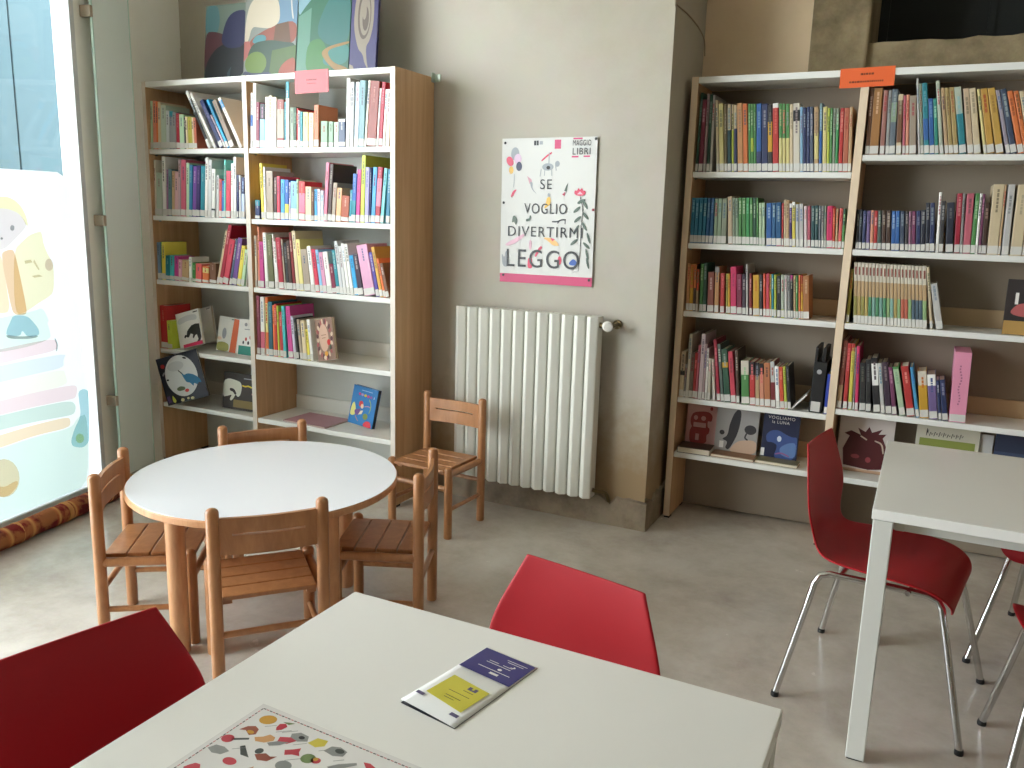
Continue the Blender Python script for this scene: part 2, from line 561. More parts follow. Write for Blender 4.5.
  (1470,154,243,-2.1,168,'green',''),
  (1640,84,243,-2.3,176,'white',''),
  (1740,104,241,-2.6,163,'plum',''),
  (1860,174,207,-2.9,151,'darkbrown',''),
  (2060,384,279,-1.8,199,'cream',''),
  (2460,74,279,-2.0,195,'tan',''),
  (2580,244,279,-1.8,193,'greywhite',''),
  (2880,404,279,-1.0,201,'cream',''),
  (3310,404,279,-1.0,203,'beige',''),
 ],
 'R4_c': [
  (-10200,144,224,-1.3,152,'tanorange',''),
  (-10040,164,220,-1.5,154,'gold','orange:.5-1'),
  (-9860,124,221,-1.8,156,'darkbrown','orange:.5-1'),
  (-9720,104,199,-1.7,140,'tan','orangered:.5-1'),
  (-9550,154,225,-2.0,156,'green',''),
  (-9380,154,230,-2.3,156,'darkgreen',''),
  (-9160,294,190,-2.7,135,'brownred',''),
  (-8830,194,215,-2.7,156,'tanorange','grey:.88-1'),
  (-8550,184,187,-3.3,125,'red',''),
  (-8280,94,187,-4.3,127,'olive',''),
  (-8170,94,187,-4.6,136,'gold',''),
  (-8060,263,219,-4.4,158,'hotpink',''),
  (-7770,223,187,-4.6,134,'maroon',''),
  (-7520,154,187,-4.6,124,'purpleblack',''),
  (-7350,94,234,-4.9,168,'greywhite',''),
  (-7200,124,193,-4.7,143,'darkred',''),
  (-7030,273,187,-4.6,139,'gold',''),
  (-6730,124,189,-4.8,136,'charcoal',''),
  (-6570,114,196,-5.0,130,'orangered',''),
  (-6440,144,197,-4.6,144,'redpink',''),
  (-6280,64,196,-4.7,133,'gold',''),
  (-6200,104,196,-5.0,140,'teal',''),
  (-6080,94,194,-4.7,143,'lime',''),
  (-5950,153,189,-5.1,136,'black',''),
  (-5770,133,194,-5.0,130,'palesage','lime:.0-.2'),
  (-5620,114,195,-5.0,134,'greywhite',''),
  (-5490,114,195,-5.3,144,'grey',''),
  (-5360,104,196,-5.2,132,'black','magenta:.86-1'),
  (-5230,94,195,-5.0,139,'tan',''),
  (-5120,84,195,-5.3,136,'green',''),
  (-5010,94,198,-5.2,134,'orange',''),
  (-4900,74,199,-5.2,142,'gold','red:.8-1'),
  (-4810,253,197,-5.2,131,'brownorange',''),
 ],
 'R4_d': [
  (-3020,124,236,-0.2,160,'olive',''),
  (-2690,143,266,-5.1,185,'seriesa',''),
  (-2540,143,266,-5.1,180,'seriesb',''),
  (-2390,143,266,-5.1,180,'seriesa',''),
  (-2240,133,265,-5.1,187,'seriesb',''),
  (-2090,133,265,-5.3,190,'seriesc',''),
  (-1940,133,265,-5.5,192,'seriesd',''),
  (-1800,143,265,-5.5,181,'seriesc',''),
  (-1650,133,265,-5.5,185,'seriesd',''),
  (-1500,133,264,-5.7,183,'seriesc',''),
  (-1360,133,264,-5.7,187,'seriese',''),
  (-1210,133,264,-5.9,186,'seriesd',''),
  (-1070,133,264,-5.9,193,'seriesb',''),
  (-920,123,264,-6.1,183,'seriese',''),
  (-780,133,264,-6.3,178,'seriesf',''),
  (-640,133,264,-6.3,188,'seriesf',''),
  (-500,133,264,-6.3,180,'seriese',''),
  (-350,123,264,-6.5,187,'seriesg',''),
  (-210,133,263,-6.7,185,'seriesg',''),
  (-70,133,263,-6.7,191,'seriesg',''),
  (70,153,263,-6.7,186,'seriese',''),
  (350,103,263,-9.3,187,'cream',''),
  (580,257,195,-12.8,133,'greywhite',''),
 ],
 'R5_c': [
  (-10245,214,224,-0.1,158,'cream','black:.48-.58'),
  (-10025,104,163,-0.1,116,'grey',''),
  (-9915,154,311,-0.1,222,'ivory',''),
  (-9755,164,223,-0.1,157,'greybrown',''),
  (-9585,134,224,-0.1,152,'red',''),
  (-9445,114,262,-0.1,180,'rose',''),
  (-9320,194,316,-0.2,220,'pinkwhite',''),
  (-9110,104,268,-0.4,192,'pinkgrey',''),
  (-8970,94,249,-1.1,170,'white',''),
  (-8840,114,203,-2.0,146,'ivory',''),
  (-8580,123,201,-5.9,144,'ivory',''),
  (-8370,153,296,-7.7,201,'crimson',''),
  (-8180,152,276,-8.1,196,'slategreen',''),
  (-8010,281,255,-8.1,172,'darkgreen','gold:.65-.75'),
  (-7700,222,246,-8.1,167,'redpink',''),
  (-7450,143,255,-6.3,180,'darkbrown',''),
  (-7210,362,207,-5.5,141,'green','ivory:.68-1'),
  (-6820,243,206,-5.3,151,'red','black:.7-1'),
  (-6560,173,205,-5.0,144,'tan','black:.7-1'),
  (-6360,193,201,-5.6,139,'salmon','black:.75-1'),
  (-6150,273,208,-5.9,151,'orangebrown',''),
  (-5850,193,217,-6.1,145,'darkred','greywhite:.55-1'),
  (-5630,173,197,-6.6,142,'white',''),
  (-5430,173,196,-7.2,130,'orangered',''),
  (-5240,123,199,-7.5,134,'lime',''),
  (-5100,143,203,-7.8,150,'black',''),
 ],
 'R5r_d': [
  (-3025,194,310,-0.1,221,'brownred','tan:.1-.35'),
  (-2750,164,298,-1.5,205,'red',''),
  (-2530,144,299,-2.5,204,'yellow','red:.88-1'),
  (-2340,64,282,-3.3,206,'grey',''),
  (-2250,134,289,-3.7,205,'hotpink',''),
  (-2050,233,216,-5.3,157,'black',''),
  (-1790,213,234,-5.8,159,'black',''),
  (-1460,261,244,-8.5,173,'black','white:.5-.9'),
  (-1160,152,225,-9.2,156,'greywhite',''),
  (-960,230,231,-10.2,158,'purpleblack',''),
  (-700,171,212,-10.7,146,'plum',''),
  (-410,228,217,-13.5,154,'green','palegreen:.0-.95'),
  (-110,297,221,-12.5,153,'red',''),
  (240,131,222,-12.4,154,'skyblue',''),
  (390,340,205,-8.6,139,'gold','ivory:.7-1'),
  (760,320,195,-8.8,143,'violet','white:.75-1'),
  (1120,122,174,-9.8,125,'navy',''),
  (1270,211,178,-10.3,130,'navy',''),
 ],
}
MURAL = [
 ('yellow',[(0.052,1.438),(0.104,1.474),(0.168,1.491),(0.219,1.49),(0.256,1.475),(0.286,1.45),(0.309,1.41),(0.318,1.368),(0.31,1.357),(0.288,1.4),(0.263,1.421),(0.213,1.437),(0.162,1.44),(0.086,1.419),(0.045,1.379)]),
 ('mauve',[(0.06,1.399),(0.111,1.427),(0.162,1.44),(0.213,1.437),(0.263,1.421),(0.294,1.395),(0.313,1.361),(0.223,1.293),(0.167,1.255),(0.068,1.258),(0.039,1.319)]),
 ('greyd',[(0.237,1.353),(0.236,1.349),(0.234,1.345),(0.231,1.342),(0.228,1.341),(0.224,1.34),(0.221,1.341),(0.218,1.343),(0.215,1.345),(0.214,1.349),(0.214,1.353),(0.215,1.357),(0.217,1.36),(0.22,1.363),(0.223,1.365),(0.227,1.365),(0.23,1.365),(0.234,1.363),(0.236,1.36),(0.237,1.356)]),
 ('greyd',[(0.169,1.307),(0.168,1.305),(0.167,1.304),(0.166,1.303),(0.164,1.302),(0.162,1.302),(0.16,1.302),(0.158,1.303),(0.157,1.304),(0.156,1.305),(0.156,1.307),(0.157,1.309),(0.158,1.31),(0.159,1.311),(0.161,1.312),(0.163,1.312),(0.165,1.312),(0.167,1.311),(0.168,1.31),(0.169,1.308)]),
 ('cream',[(0.221,1.253),(0.276,1.292),(0.32,1.32),(0.37,1.333),(0.391,1.335),(0.397,1.308),(0.399,1.28),(0.416,1.236),(0.441,1.196),(0.451,1.162),(0.44,1.044),(0.393,1.02),(0.341,1.002),(0.268,0.969),(0.194,0.957)]),
 ('peach',[(0.026,1.209),(0.101,1.232),(0.153,1.243),(0.163,1.109),(0.174,0.975),(0.11,0.976),(0.001,0.998)]),
 ('orange',[(0.152,1.235),(0.166,1.25),(0.206,1.258),(0.226,1.249),(0.247,1.124),(0.268,0.971),(0.255,0.955),(0.199,0.961),(0.182,0.98),(0.163,1.109)]),
 ('mauve',[(0.45,1.177),(0.447,1.168),(0.443,1.16),(0.436,1.154),(0.428,1.15),(0.42,1.149),(0.412,1.151),(0.406,1.155),(0.4,1.162),(0.398,1.17),(0.397,1.179),(0.4,1.188),(0.404,1.196),(0.41,1.202),(0.418,1.206),(0.426,1.207),(0.434,1.205),(0.441,1.201),(0.446,1.194),(0.449,1.186)]),
 ('greyl',[(0.277,1.203),(0.314,1.207),(0.323,1.194),(0.281,1.189)]),
 ('greyl',[(0.313,1.131),(0.355,1.135),(0.377,1.125),(0.326,1.122)]),
 ('greyl',[(0.335,1.206),(0.361,1.161),(0.355,1.155),(0.328,1.196)]),
 ('green',[(-0.004,0.947),(0.108,0.956),(0.309,0.967),(0.36,0.98),(0.395,0.912),(0.381,0.903),(0.393,0.867),(0.397,0.821),(0.222,0.801),(-0.021,0.805)]),
 ('blue',[(0.186,0.961),(0.266,0.949),(0.303,0.91),(0.328,0.875),(0.325,0.848),(0.255,0.849),(0.229,0.888),(0.215,0.859),(0.137,0.872),(0.142,0.898),(0.167,0.933)]),
 ('greyd',[(0.131,0.878),(0.215,0.857),(0.322,0.851),(0.31,0.84),(0.24,0.842),(0.148,0.857)]),
 ('pink',[(-0.004,0.81),(0.092,0.816),(0.245,0.82),(0.419,0.822),(0.433,0.791),(0.422,0.76),(0.238,0.756),(0.084,0.749),(-0.012,0.744)]),
 ('greyd',[(0.415,0.823),(0.425,0.822),(0.438,0.787),(0.427,0.756),(0.418,0.76),(0.429,0.788)]),
 ('lav',[(-0.012,0.738),(0.084,0.742),(0.272,0.742),(0.488,0.738),(0.463,0.709),(0.463,0.669),(0.264,0.669),(0.075,0.666),(-0.021,0.665)]),
 ('cream2',[(-0.021,0.665),(0.075,0.664),(0.264,0.666),(0.459,0.664),(0.471,0.632),(0.482,0.578),(0.255,0.583),(0.066,0.586),(-0.03,0.586)]),
 ('pink',[(-0.031,0.58),(0.066,0.584),(0.273,0.583),(0.512,0.575),(0.544,0.557),(0.527,0.504),(0.494,0.502),(0.265,0.514),(0.058,0.519),(-0.037,0.52)]),
 ('green2',[(-0.037,0.52),(0.058,0.516),(0.265,0.511),(0.49,0.498),(0.523,0.465),(0.511,0.427),(0.476,0.422),(0.258,0.442),(0.051,0.45),(-0.045,0.453)]),
 ('apricot',[(-0.048,0.424),(0.048,0.427),(0.238,0.429),(0.461,0.419),(0.479,0.4),(0.471,0.361),(0.25,0.376),(0.042,0.368),(-0.054,0.373)]),
 ('green',[(-0.055,0.371),(0.041,0.365),(0.25,0.37),(0.479,0.356),(0.529,0.404),(0.6,0.404),(0.559,-0.014),(0.267,0.009),(0.003,0.03),(-0.093,0.036)]),
 ('apricot',[(0.136,0.197),(0.129,0.17),(0.114,0.149),(0.092,0.135),(0.067,0.13),(0.04,0.134),(0.015,0.147),(-0.007,0.167),(-0.023,0.192),(-0.031,0.22),(-0.032,0.248),(-0.025,0.274),(-0.011,0.295),(0.009,0.309),(0.034,0.315),(0.06,0.312),(0.086,0.3),(0.108,0.281),(0.125,0.255),(0.135,0.226)]),
 ('peach',[(-0.038,0.243),(0.037,0.177),(0.124,0.194),(0.124,0.164),(0.065,0.13),(0.0,0.149)]),
 ('teal',[(0.542,0.532),(0.58,0.541),(0.621,0.52),(0.609,0.449),(0.606,0.37),(0.599,0.26),(0.55,0.234),(0.479,0.259),(0.468,0.29),(0.499,0.348),(0.55,0.407),(0.545,0.479)]),
 ('lime',[(0.559,0.283),(0.556,0.275),(0.552,0.269),(0.545,0.266),(0.536,0.264),(0.527,0.265),(0.519,0.269),(0.511,0.274),(0.506,0.281),(0.502,0.289),(0.502,0.297),(0.504,0.304),(0.509,0.31),(0.515,0.314),(0.524,0.316),(0.532,0.315),(0.541,0.311),(0.549,0.306),(0.555,0.299),(0.558,0.291)]),
]
MURAL_EDGE = [(0.519, 1.615), (0.592, 1.581), (0.593, 1.514), (0.588, 1.475), (0.609, 1.456), (0.61, 1.424), (0.597, 1.356), (0.594, 1.299), (0.605, 1.252), (0.594, 1.218), (0.6, 1.125), (0.599, 1.078), (0.586, 0.985), (0.609, 0.954), (0.609, 0.912), (0.595, 0.83), (0.608, 0.78), (0.6, 0.739), (0.585, 0.689), (0.608, 0.654), (0.619, 0.59), (0.616, 0.432), (0.593, 0.18), (0.567, -0.016)]

# ------------------------------------------------------------------ the room (metres; x along the radiator wall, y away from the camera)
Y_WALL, Y_ALC, X_COL, H_ROOM = 3.712, 4.232, -1.09, 3.3
X_RIGHT, Y_BACK = 4.6, -4.2
WP0 = Vector((-3.683, 2.226, 0)); WD = Vector((-.2122, .9772, 0)); WN = Vector((.9772, .2122, 0))   # window wall: point, direction, inward normal
WM = Matrix.Translation(WP0) @ Matrix(((WN.x, WD.x, 0, 0), (WN.y, WD.y, 0, 0), (0, 0, 1, 0), (0, 0, 0, 1)))   # local x = inwards, y = along the wall
def wall_mat(name, base, stain, amount=0.45, low=None, k=1.0):
    m = mat(name, base, 0.85, spec=.2); nt, N, L, b = nodes(m)
    n1 = noise(nt, 0.9*k, 6, 0.65); n2 = noise(nt, 7*k, 6, 0.65); n3 = noise(nt, 60, 3, .6)
    f1 = ramp(nt, n1.outputs[0], [(0.42, (0, 0, 0)), (0.72, (255, 255, 255))])
    c = mix(nt, f1, rgb(base), rgb(stain))
    c = mix(nt, 0.12, c, n2.outputs[1], 'SOFT_LIGHT')
    if low:    # damp stains that belong to the plaster near the floor
        tc = nt.nodes.new('ShaderNodeTexCoord'); sp = nt.nodes.new('ShaderNodeSeparateXYZ'); L.new(tc.outputs['Object'], sp.inputs[0])
        ad = nt.nodes.new('ShaderNodeMath'); ad.operation = 'MULTIPLY_ADD'; ad.inputs[1].default_value = low[2]; L.new(n2.outputs[0], ad.inputs[0]); L.new(sp.outputs[2], ad.inputs[2])
        fz = ramp(nt, ad.outputs[0], [(low[1], (255, 255, 255)), (min(1, low[1] + low[3]), (0, 0, 0))])
        c = mix(nt, fz, c, rgb(low[0]))
    L.new(c, b.inputs['Base Color'])
    bump(nt, b, n3.outputs[0], 0.15, 0.004)
    return m
PLASTER = wall_mat('cream_plaster', (184, 179, 166), (172, 164, 147), low=((152, 130, 100), .56, .60, .44))
PLASTER2 = wall_mat('alcove_plaster', (226, 204, 172), (206, 180, 148))
PLASTER3 = wall_mat('window_wall_plaster', (242, 241, 232), (234, 230, 218))
STONE = wall_mat('tuff_stone', (156, 140, 110), (92, 79, 58), k=4.0)
CEMENT = wall_mat('cement_skirting', (150, 136, 116), (104, 90, 74), k=5.0)
CEIL = mat('ceiling_white', (226, 222, 212), .9)

fm = mat('polished_concrete', (196, 188, 174), 0.33, spec=.8); nt, N, L, b = nodes(fm)
a1 = noise(nt, 1.1, 7, .62, None, .5); a2 = noise(nt, 3.4, 9, .72, None, .15); a3 = noise(nt, 45, 4, .7)
c = ramp(nt, a1.outputs[0], [(.28, (178, 170, 158)), (.48, (196, 190, 180)), (.70, (210, 206, 198))])
c2 = ramp(nt, a2.outputs[0], [(.32, (112, 104, 95)), (.6, (206, 203, 197))])
c = mix(nt, .32, c, c2, 'OVERLAY')
c = mix(nt, .10, c, a3.outputs[1], 'SOFT_LIGHT')
L.new(c, b.inputs['Base Color'])
L.new(ramp(nt, a2.outputs[0], [(.3, (104, 104, 104)), (.7, (146, 146, 146))]), b.inputs['Roughness'])
bump(nt, b, a2.outputs[0], .05, .005)

struct(MB().box(-5.2, X_RIGHT + .3, Y_BACK - .3, Y_ALC + .3, -.2, 0).build('floor', fm))
struct(MB().box(-5.2, X_RIGHT + .3, Y_BACK - .3, Y_ALC + .6, H_ROOM, H_ROOM + .2).build('ceiling', CEIL))
# radiator wall, with the thin ledge line where the upper coat of plaster stops
struct(MB().box(-4.6, X_COL, Y_WALL, Y_ALC + .5, 0, 2.362).box(-4.6, X_COL - .004, Y_WALL + .005, Y_ALC + .5, 2.362, H_ROOM).build('wall_radiator', PLASTER))
# alcove wall with its deep dark niche above the bookcase
struct(MB().box(X_COL, -.60, Y_ALC, Y_ALC + .5, 0, H_ROOM).box(-.352, X_RIGHT, Y_ALC, Y_ALC + .5, 0, 2.10).box(1.5, X_RIGHT, Y_ALC, Y_ALC + .5, 2.1, H_ROOM).build('wall_alcove', PLASTER2))
rnd = random.Random(3)
pil = MB(); pil.box(-.60, -.352, Y_ALC - .012, Y_ALC + .5, 0, H_ROOM, 0, .012)
struct(pil.build('trim_1', STONE))
# sill of the niche: rough tuff edge, slightly sloping, with a cracked front
sl = MB()
xs = [-.352 + (1.852)*k/30 for k in range(31)]
top = [2.272 + rnd.uniform(-.006, .006) for _ in xs]
sl.prism([(-.352, 2.10)] + [(1.5, 2.10)] + [(x, z) for x, z in zip(xs[::-1], top[::-1])], 'y', Y_ALC + .02, Y_ALC + .5)
struct(sl.build('trim_2', STONE))
DARKGREEN = mat('dark_green_shutter', (15, 22, 20), .7)
sh = MB().box(-.36, 1.52, Y_ALC + .50, Y_ALC + .53, 2.0, H_ROOM)
for k in range(4): sh.box(-.34 + k*.46, -.31 + k*.46, Y_ALC + .488, Y_ALC + .5, 2.25, H_ROOM)
sh.box(-.36, 1.52, Y_ALC + .488, Y_ALC + .5, 2.62, 2.66)
struct(sh.build('window_4', DARKGREEN))
struct(MB().box(X_RIGHT, X_RIGHT + .25, Y_BACK, Y_ALC + .5, 0, H_ROOM).build('wall_right', PLASTER))
# cement skirting with an uneven upper edge on the radiator wall and the column's return
def skirting(name, pts_fn, length, n, h, seed):
    r = random.Random(seed); mb = MB(); prev = None
    for k in range(n + 1):
        t = length*k/n; z = h + r.uniform(-.022, .02); A, B = pts_fn(t)
        ring = [mb.bm.verts.new((A[0], A[1], 0)), mb.bm.verts.new((A[0], A[1], z - .008)), mb.bm.verts.new((B[0], B[1], z))]
        if prev:
            for i in range(2): mb.bm.faces.new((prev[i], prev[i+1], ring[i+1], ring[i]))
        prev = ring
    return struct(mb.build(name, CEMENT, smooth=40))
skirting('baseboard_radiator', lambda t: ((X_COL + .012 - t, Y_WALL - .014), (X_COL + .012 - t, Y_WALL + .001)), 1.22, 40, .135, 5)
skirting('baseboard_column', lambda t: ((X_COL + .014, Y_WALL - .014 + t), (X_COL - .001, Y_WALL - .014 + t)), .53, 18, .15, 6)
# thin crack on the column's return, modelled as a slim tube
tag(MB().tube([(X_COL + .002, Y_WALL + .012, 2.372), (X_COL + .003, 3.90, 2.374), (X_COL + .003, 4.08, 2.36), (X_COL + .004, 4.19, 2.335), (X_COL + .005, 4.222, 2.31), (X_COL + .008, 4.226, 2.25)], .003, 0, 8, smooth_path=2)
    .build('crack', mat('grey_brown_cable', (150, 134, 112), .7), smooth=60), 'thin grey-brown crack running round the column beside the alcove', 'crack')

# windows
def window(n, M, x0, x1, z0, z1, frame_m, glass_m, fw=.06, mullions=(), dp=.05):
    """frame in the local yz plane (y along the wall), glass pane as a part"""
    mb = MB()
    mb.box(-dp, dp, x0, x0 + fw, z0, z1, 0, .003).box(-dp, dp, x1 - fw, x1, z0, z1, 0, .003)
    mb.box(-dp, dp, x0 + fw, x1 - fw, z0, z0 + fw*.8, 0, .003).box(-dp, dp, x0 + fw, x1 - fw, z1 - fw, z1, 0, .003)
    for q in mullions: mb.box(-dp*.9, dp*.9, q - fw*.4, q + fw*.4, z0 + fw*.6, z1 - fw, 0, .006)
    o = struct(mb.build('window_%d' % n, frame_m)); o.matrix_world = M
    g = MB().box(-.004, .004, x0 + fw*.9, x1 - fw*.9, z0 + fw*.5, z1 - fw*.9).build('glass_pane', glass_m, o)
    return o
GLASS = bpy.data.materials.new('clear_glass'); GLASS.use_nodes = True; nt = GLASS.node_tree; nt.nodes.clear()
go = nt.nodes.new('ShaderNodeOutputMaterial'); gm = nt.nodes.new('ShaderNodeMixShader'); gt = nt.nodes.new('ShaderNodeBsdfTransparent'); gg = nt.nodes.new('ShaderNodeBsdfGlossy');
gt.inputs[0].default_value = (.965, .975, .975, 1); gg.inputs['Roughness'].default_value = .02
fm_ = nt.nodes.new('ShaderNodeMath'); fm_.operation = 'POWER'; fm_.inputs[1].default_value = 3.2; lw = nt.nodes.new('ShaderNodeLayerWeight'); lw.inputs[0].default_value = .5; nt.links.new(lw.outputs[1], fm_.inputs[0]); nt.links.new(fm_.outputs[0], gm.inputs[0]); nt.links.new(gt.outputs[0], gm.inputs[1]); nt.links.new(gg.outputs[0], gm.inputs[2]); nt.links.new(gm.outputs[0], go.inputs[0])
WFRAME = mat('white_window_frame', (196, 198, 197), .4)
struct(MB().box(-4.2, X_RIGHT, Y_BACK - .25, Y_BACK, 0, H_ROOM).build('wall_rear', PLASTER))

# window wall: pier, painted glass door, sidelight leaf
W1A, W1B = -2.5, .685      # painted window along the wall
W2A, W2B = -4.6, -3.9     # second window, behind the camera
ZH = 3.05
wl = MB()
wl.box(-.12, 0, W1B, 1.75, 0, H_ROOM).box(-.12, 0, W2B, W1A, 0, H_ROOM).box(-.12, 0, -6.9, W2A, 0, H_ROOM)
wl.box(-.12, 0, W1A, W1B, ZH, H_ROOM).box(-.12, 0, W2A, W2B, ZH, H_ROOM)
o = struct(wl.build('wall_left', PLASTER3)); o.matrix_world = WM
window(1, WM @ Matrix.Translation((-.012, 0, 0)), W1A, W1B, 0, ZH, WFRAME, GLASS, .03, (-.92,), .022)
window(2, WM @ Matrix.Translation((-.06, 0, 0)), W2A, W2B, 0, ZH, WFRAME, GLASS, .085)
# painted mural on the glass: watercolour glazes over a coat of white
def trans(name, c, k):
    m = bpy.data.materials.new(name); m.use_nodes = True; nt = m.node_tree; nt.nodes.clear()
    o = nt.nodes.new('ShaderNodeOutputMaterial'); a = nt.nodes.new('ShaderNodeBsdfDiffuse'); t = nt.nodes.new('ShaderNodeBsdfTranslucent'); x = nt.nodes.new('ShaderNodeMixShader')
    a.inputs[0].default_value = rgb(c); t.inputs[0].default_value = rgb(c); x.inputs[0].default_value = k
    nt.links.new(a.outputs[0], x.inputs[1]); nt.links.new(t.outputs[0], x.inputs[2]); nt.links.new(x.outputs[0], o.inputs[0])
    return m
def glaze(name, c):
    m = bpy.data.materials.new(name); m.use_nodes = True; nt = m.node_tree; nt.nodes.clear()
    o = nt.nodes.new('ShaderNodeOutputMaterial'); t = nt.nodes.new('ShaderNodeBsdfTransparent'); t.inputs[0].default_value = rgb(c)
    nt.links.new(t.outputs[0], o.inputs[0]); return m
GL = {'yellow': (238, 226, 168), 'mauve': (222, 205, 205), 'greyd': (150, 158, 160), 'cream': (240, 226, 184), 'peach': (242, 210, 168), 'orange': (228, 180, 138), 'greyl': (212, 204, 180),
      'green': (216, 232, 222), 'blue': (164, 200, 222), 'pink': (240, 208, 212), 'lav': (218, 224, 238), 'cream2': (246, 240, 222), 'green2': (196, 214, 204), 'apricot': (244, 210, 172), 'teal': (150, 196, 208), 'lime': (226, 230, 150)}
for k in GL: GL[k] = tuple(int(255 - (255 - v)*.72) for v in GL[k])
mz = MB(); mm = [trans('white_glass_paint', (178, 183, 182), .66)]; mk = {}
ed = [(0, q[0], q[1]) for q in MURAL_EDGE]; ed = [(0, -.895, MURAL_EDGE[0][1] - .012)] + ed[:-1] + [(0, .575, .027), (0, -.895, .027)]
mz.poly(ed, 0)
for i, (k, pts) in enumerate(MURAL):
    if k not in mk: mk[k] = len(mm); mm.append(glaze('watercolour_' + k, GL[k]))
    mz.poly([(.0004 + .00015*i, q[0], max(q[1], .03)) for q in rounded(pts)], mk[k])
mural = mz.build('glass_mural', mm, normals=False); mural.matrix_world = WM @ Matrix.Translation((-.0065, 0, 0))
tag(mural, 'white glass mural of a child reading an open book on stacked books', 'mural')
# narrow glass leaf folded against the pier
GREENGLASS = bpy.data.materials.new('greenish_glass'); GREENGLASS.use_nodes = True; nt = GREENGLASS.node_tree; nt.nodes.clear()
go = nt.nodes.new('ShaderNodeOutputMaterial'); gm = nt.nodes.new('ShaderNodeMixShader'); gt = nt.nodes.new('ShaderNodeBsdfTransparent'); gg = nt.nodes.new('ShaderNodeBsdfGlossy');
gt.inputs[0].default_value = (.93, .97, .955, 1); gg.inputs['Roughness'].default_value = .04
fm_ = nt.nodes.new('ShaderNodeMath'); fm_.operation = 'POWER'; fm_.inputs[1].default_value = 3.2; lw = nt.nodes.new('ShaderNodeLayerWeight'); lw.inputs[0].default_value = .5; nt.links.new(lw.outputs[1], fm_.inputs[0]); nt.links.new(fm_.outputs[0], gm.inputs[0]); nt.links.new(gt.outputs[0], gm.inputs[1]); nt.links.new(gg.outputs[0], gm.inputs[2]); dd = nt.nodes.new('ShaderNodeBsdfDiffuse'); dd.inputs[0].default_value = rgb((238, 247, 241)); m2 = nt.nodes.new('ShaderNodeMixShader'); m2.inputs[0].default_value = .78
nt.links.new(gm.outputs[0], m2.inputs[1]); nt.links.new(dd.outputs[0], m2.inputs[2]); nt.links.new(m2.outputs[0], go.inputs[0])
GEDGE = mat('glass_edge', (190, 216, 204), .25)
gl = MB().box(.05, .060, .752, 1.01, .03, 2.66, 0).build('glass_door', [GREENGLASS]); gl.matrix_world = WM
tag(gl, 'narrow tall greenish glass door leaf folded against the wall by the bookcase', 'glass door')
MB().box(.048, .062, .744, .752, .03, 2.66, 0, .002).box(.048, .062, 1.01, 1.017, .03, 2.66, 0, .002).build('polished_edge', [GEDGE], gl)
for z in (.42, 1.36, 2.36): MB().box(.003, .064, .730, .752, z, z + .055, 0, .004).build('hinge', [mat('beige_hinge', (160, 146, 124), .5)], gl)
MB().box(.004, .066, .76, .80, .0, .03, 0, .003).build('floor_pivot', [mat('brushed_steel', (170, 170, 162), .35, .9)], gl)
# outside: pale ground and a boarded turquoise wall
struct(MB().box(-16, 9, -12, 34, -.35, -.22).build('ground_outside', mat('pale_paving', (206, 200, 188), .9)))
tw = MB()
for k in range(-5, 40):
    tw.box(-2.56, -2.5, 2.905 + k*.62 + .007, 2.905 + (k + 1)*.62 - .007, -.22, 5.2, 0, .004, 1)
tw.box(-2.7, -2.56, 2.905 - 5*.62, 2.905 + 40*.62, -.22, 5.2, 1)
o = struct(tw.build('wall_outside', [mat('turquoise_boards', (66, 81, 85), .9, spec=0), mat('board_gap', (24, 30, 32), .8)])); o.matrix_world = WM

# ------------------------------------------------------------------ bookcases
def bookcase(name, label, X, Yf, Yb, H, shelves, back_m, lip_m, edge_m):
    """X: outer-left, inner-left, divider-left, divider-right, inner-right, outer-right; shelves: (bay, top height)"""
    xo0, xi0, xd0, xd1, xi1, xo1 = X
    root = empty(name, ((xo0 + xo1)/2, (Yf + Yb)/2, 0)); off = -Vector(root.location)
    tag(root, label, 'bookcase')
    def put(o): o.data.transform(Matrix.Translation(off)); return o
    def panel(n, a, b, zt=H):
        mb = MB().box(a, b, Yf, Yb, .012, zt, 0, .0015)
        mb.bm.faces.ensure_lookup_table()
        for f in mb.bm.faces:
            if f.normal.y < -.5 or (f.normal.z > .5): f.material_index = 1
        o = put(mb.build(n, [BEECH, edge_m], root))
        put(MB().box(a + .002, b - .002, Yf + .01, Yf + .05, 0, .012).box(a + .002, b - .002, Yb - .05, Yb - .01, 0, .012).build('foot', BLACK_RUB, o))
    panel('side_panel', xo0, xi0); panel('divider_panel', xd0, xd1); panel('side_panel', xi1, xo1)
    for a, b in ((xi0, xd0), (xd1, xi1)):
        put(MB().box(a, b, Yf + .001, Yb - .012, H - .029, H - .001, 0, .002).build('top_board', WHITE_MEL, root))
        put(MB().box(a, b, Yb - .011, Yb - .003, .012, H - .03).build('back_panel', back_m, root))
    for bay, z in shelves:
        a, b = ((xi0, xd0), (xd1, xi1))[bay]
        o = put(MB().box(a + .001, b - .001, Yf + .004, Yb - .012, z - .026, z, 0, .003).build('shelf', WHITE_MEL, root))
        put(MB().box(a + .003, b - .003, Yb - .024, Yb - .014, z, z + .078, 0, .002).build('shelf_lip', lip_m, o))
        pm = MB()
        for px in (a + .004, b - .004): pm.box(px - .004, px + .004, Yf + .045, Yf + .055, z - .034, z - .026)
        put(pm.build('shelf_pins', mat('nickel', (150, 150, 146), .3, .9), o))
    return root, put
BACK_PALE = mat('pale_back_panel', (206, 210, 204), .6)
BACK_GREY = mat('grey_beige_back_panel', (146, 134, 118), .6)
LYF, LYB, RYF, RYB = 3.363, 3.703, 3.939, 4.213
LZ = {'2': 1.772, '3': 1.416, '4': 1.061, '5': .668, '5r': .702, '6': .351}
RZ = {'2': 1.693, '2r': 1.765, '3': 1.368, '4': 1.047, '5': .626, '5r': .659, '6': .348}
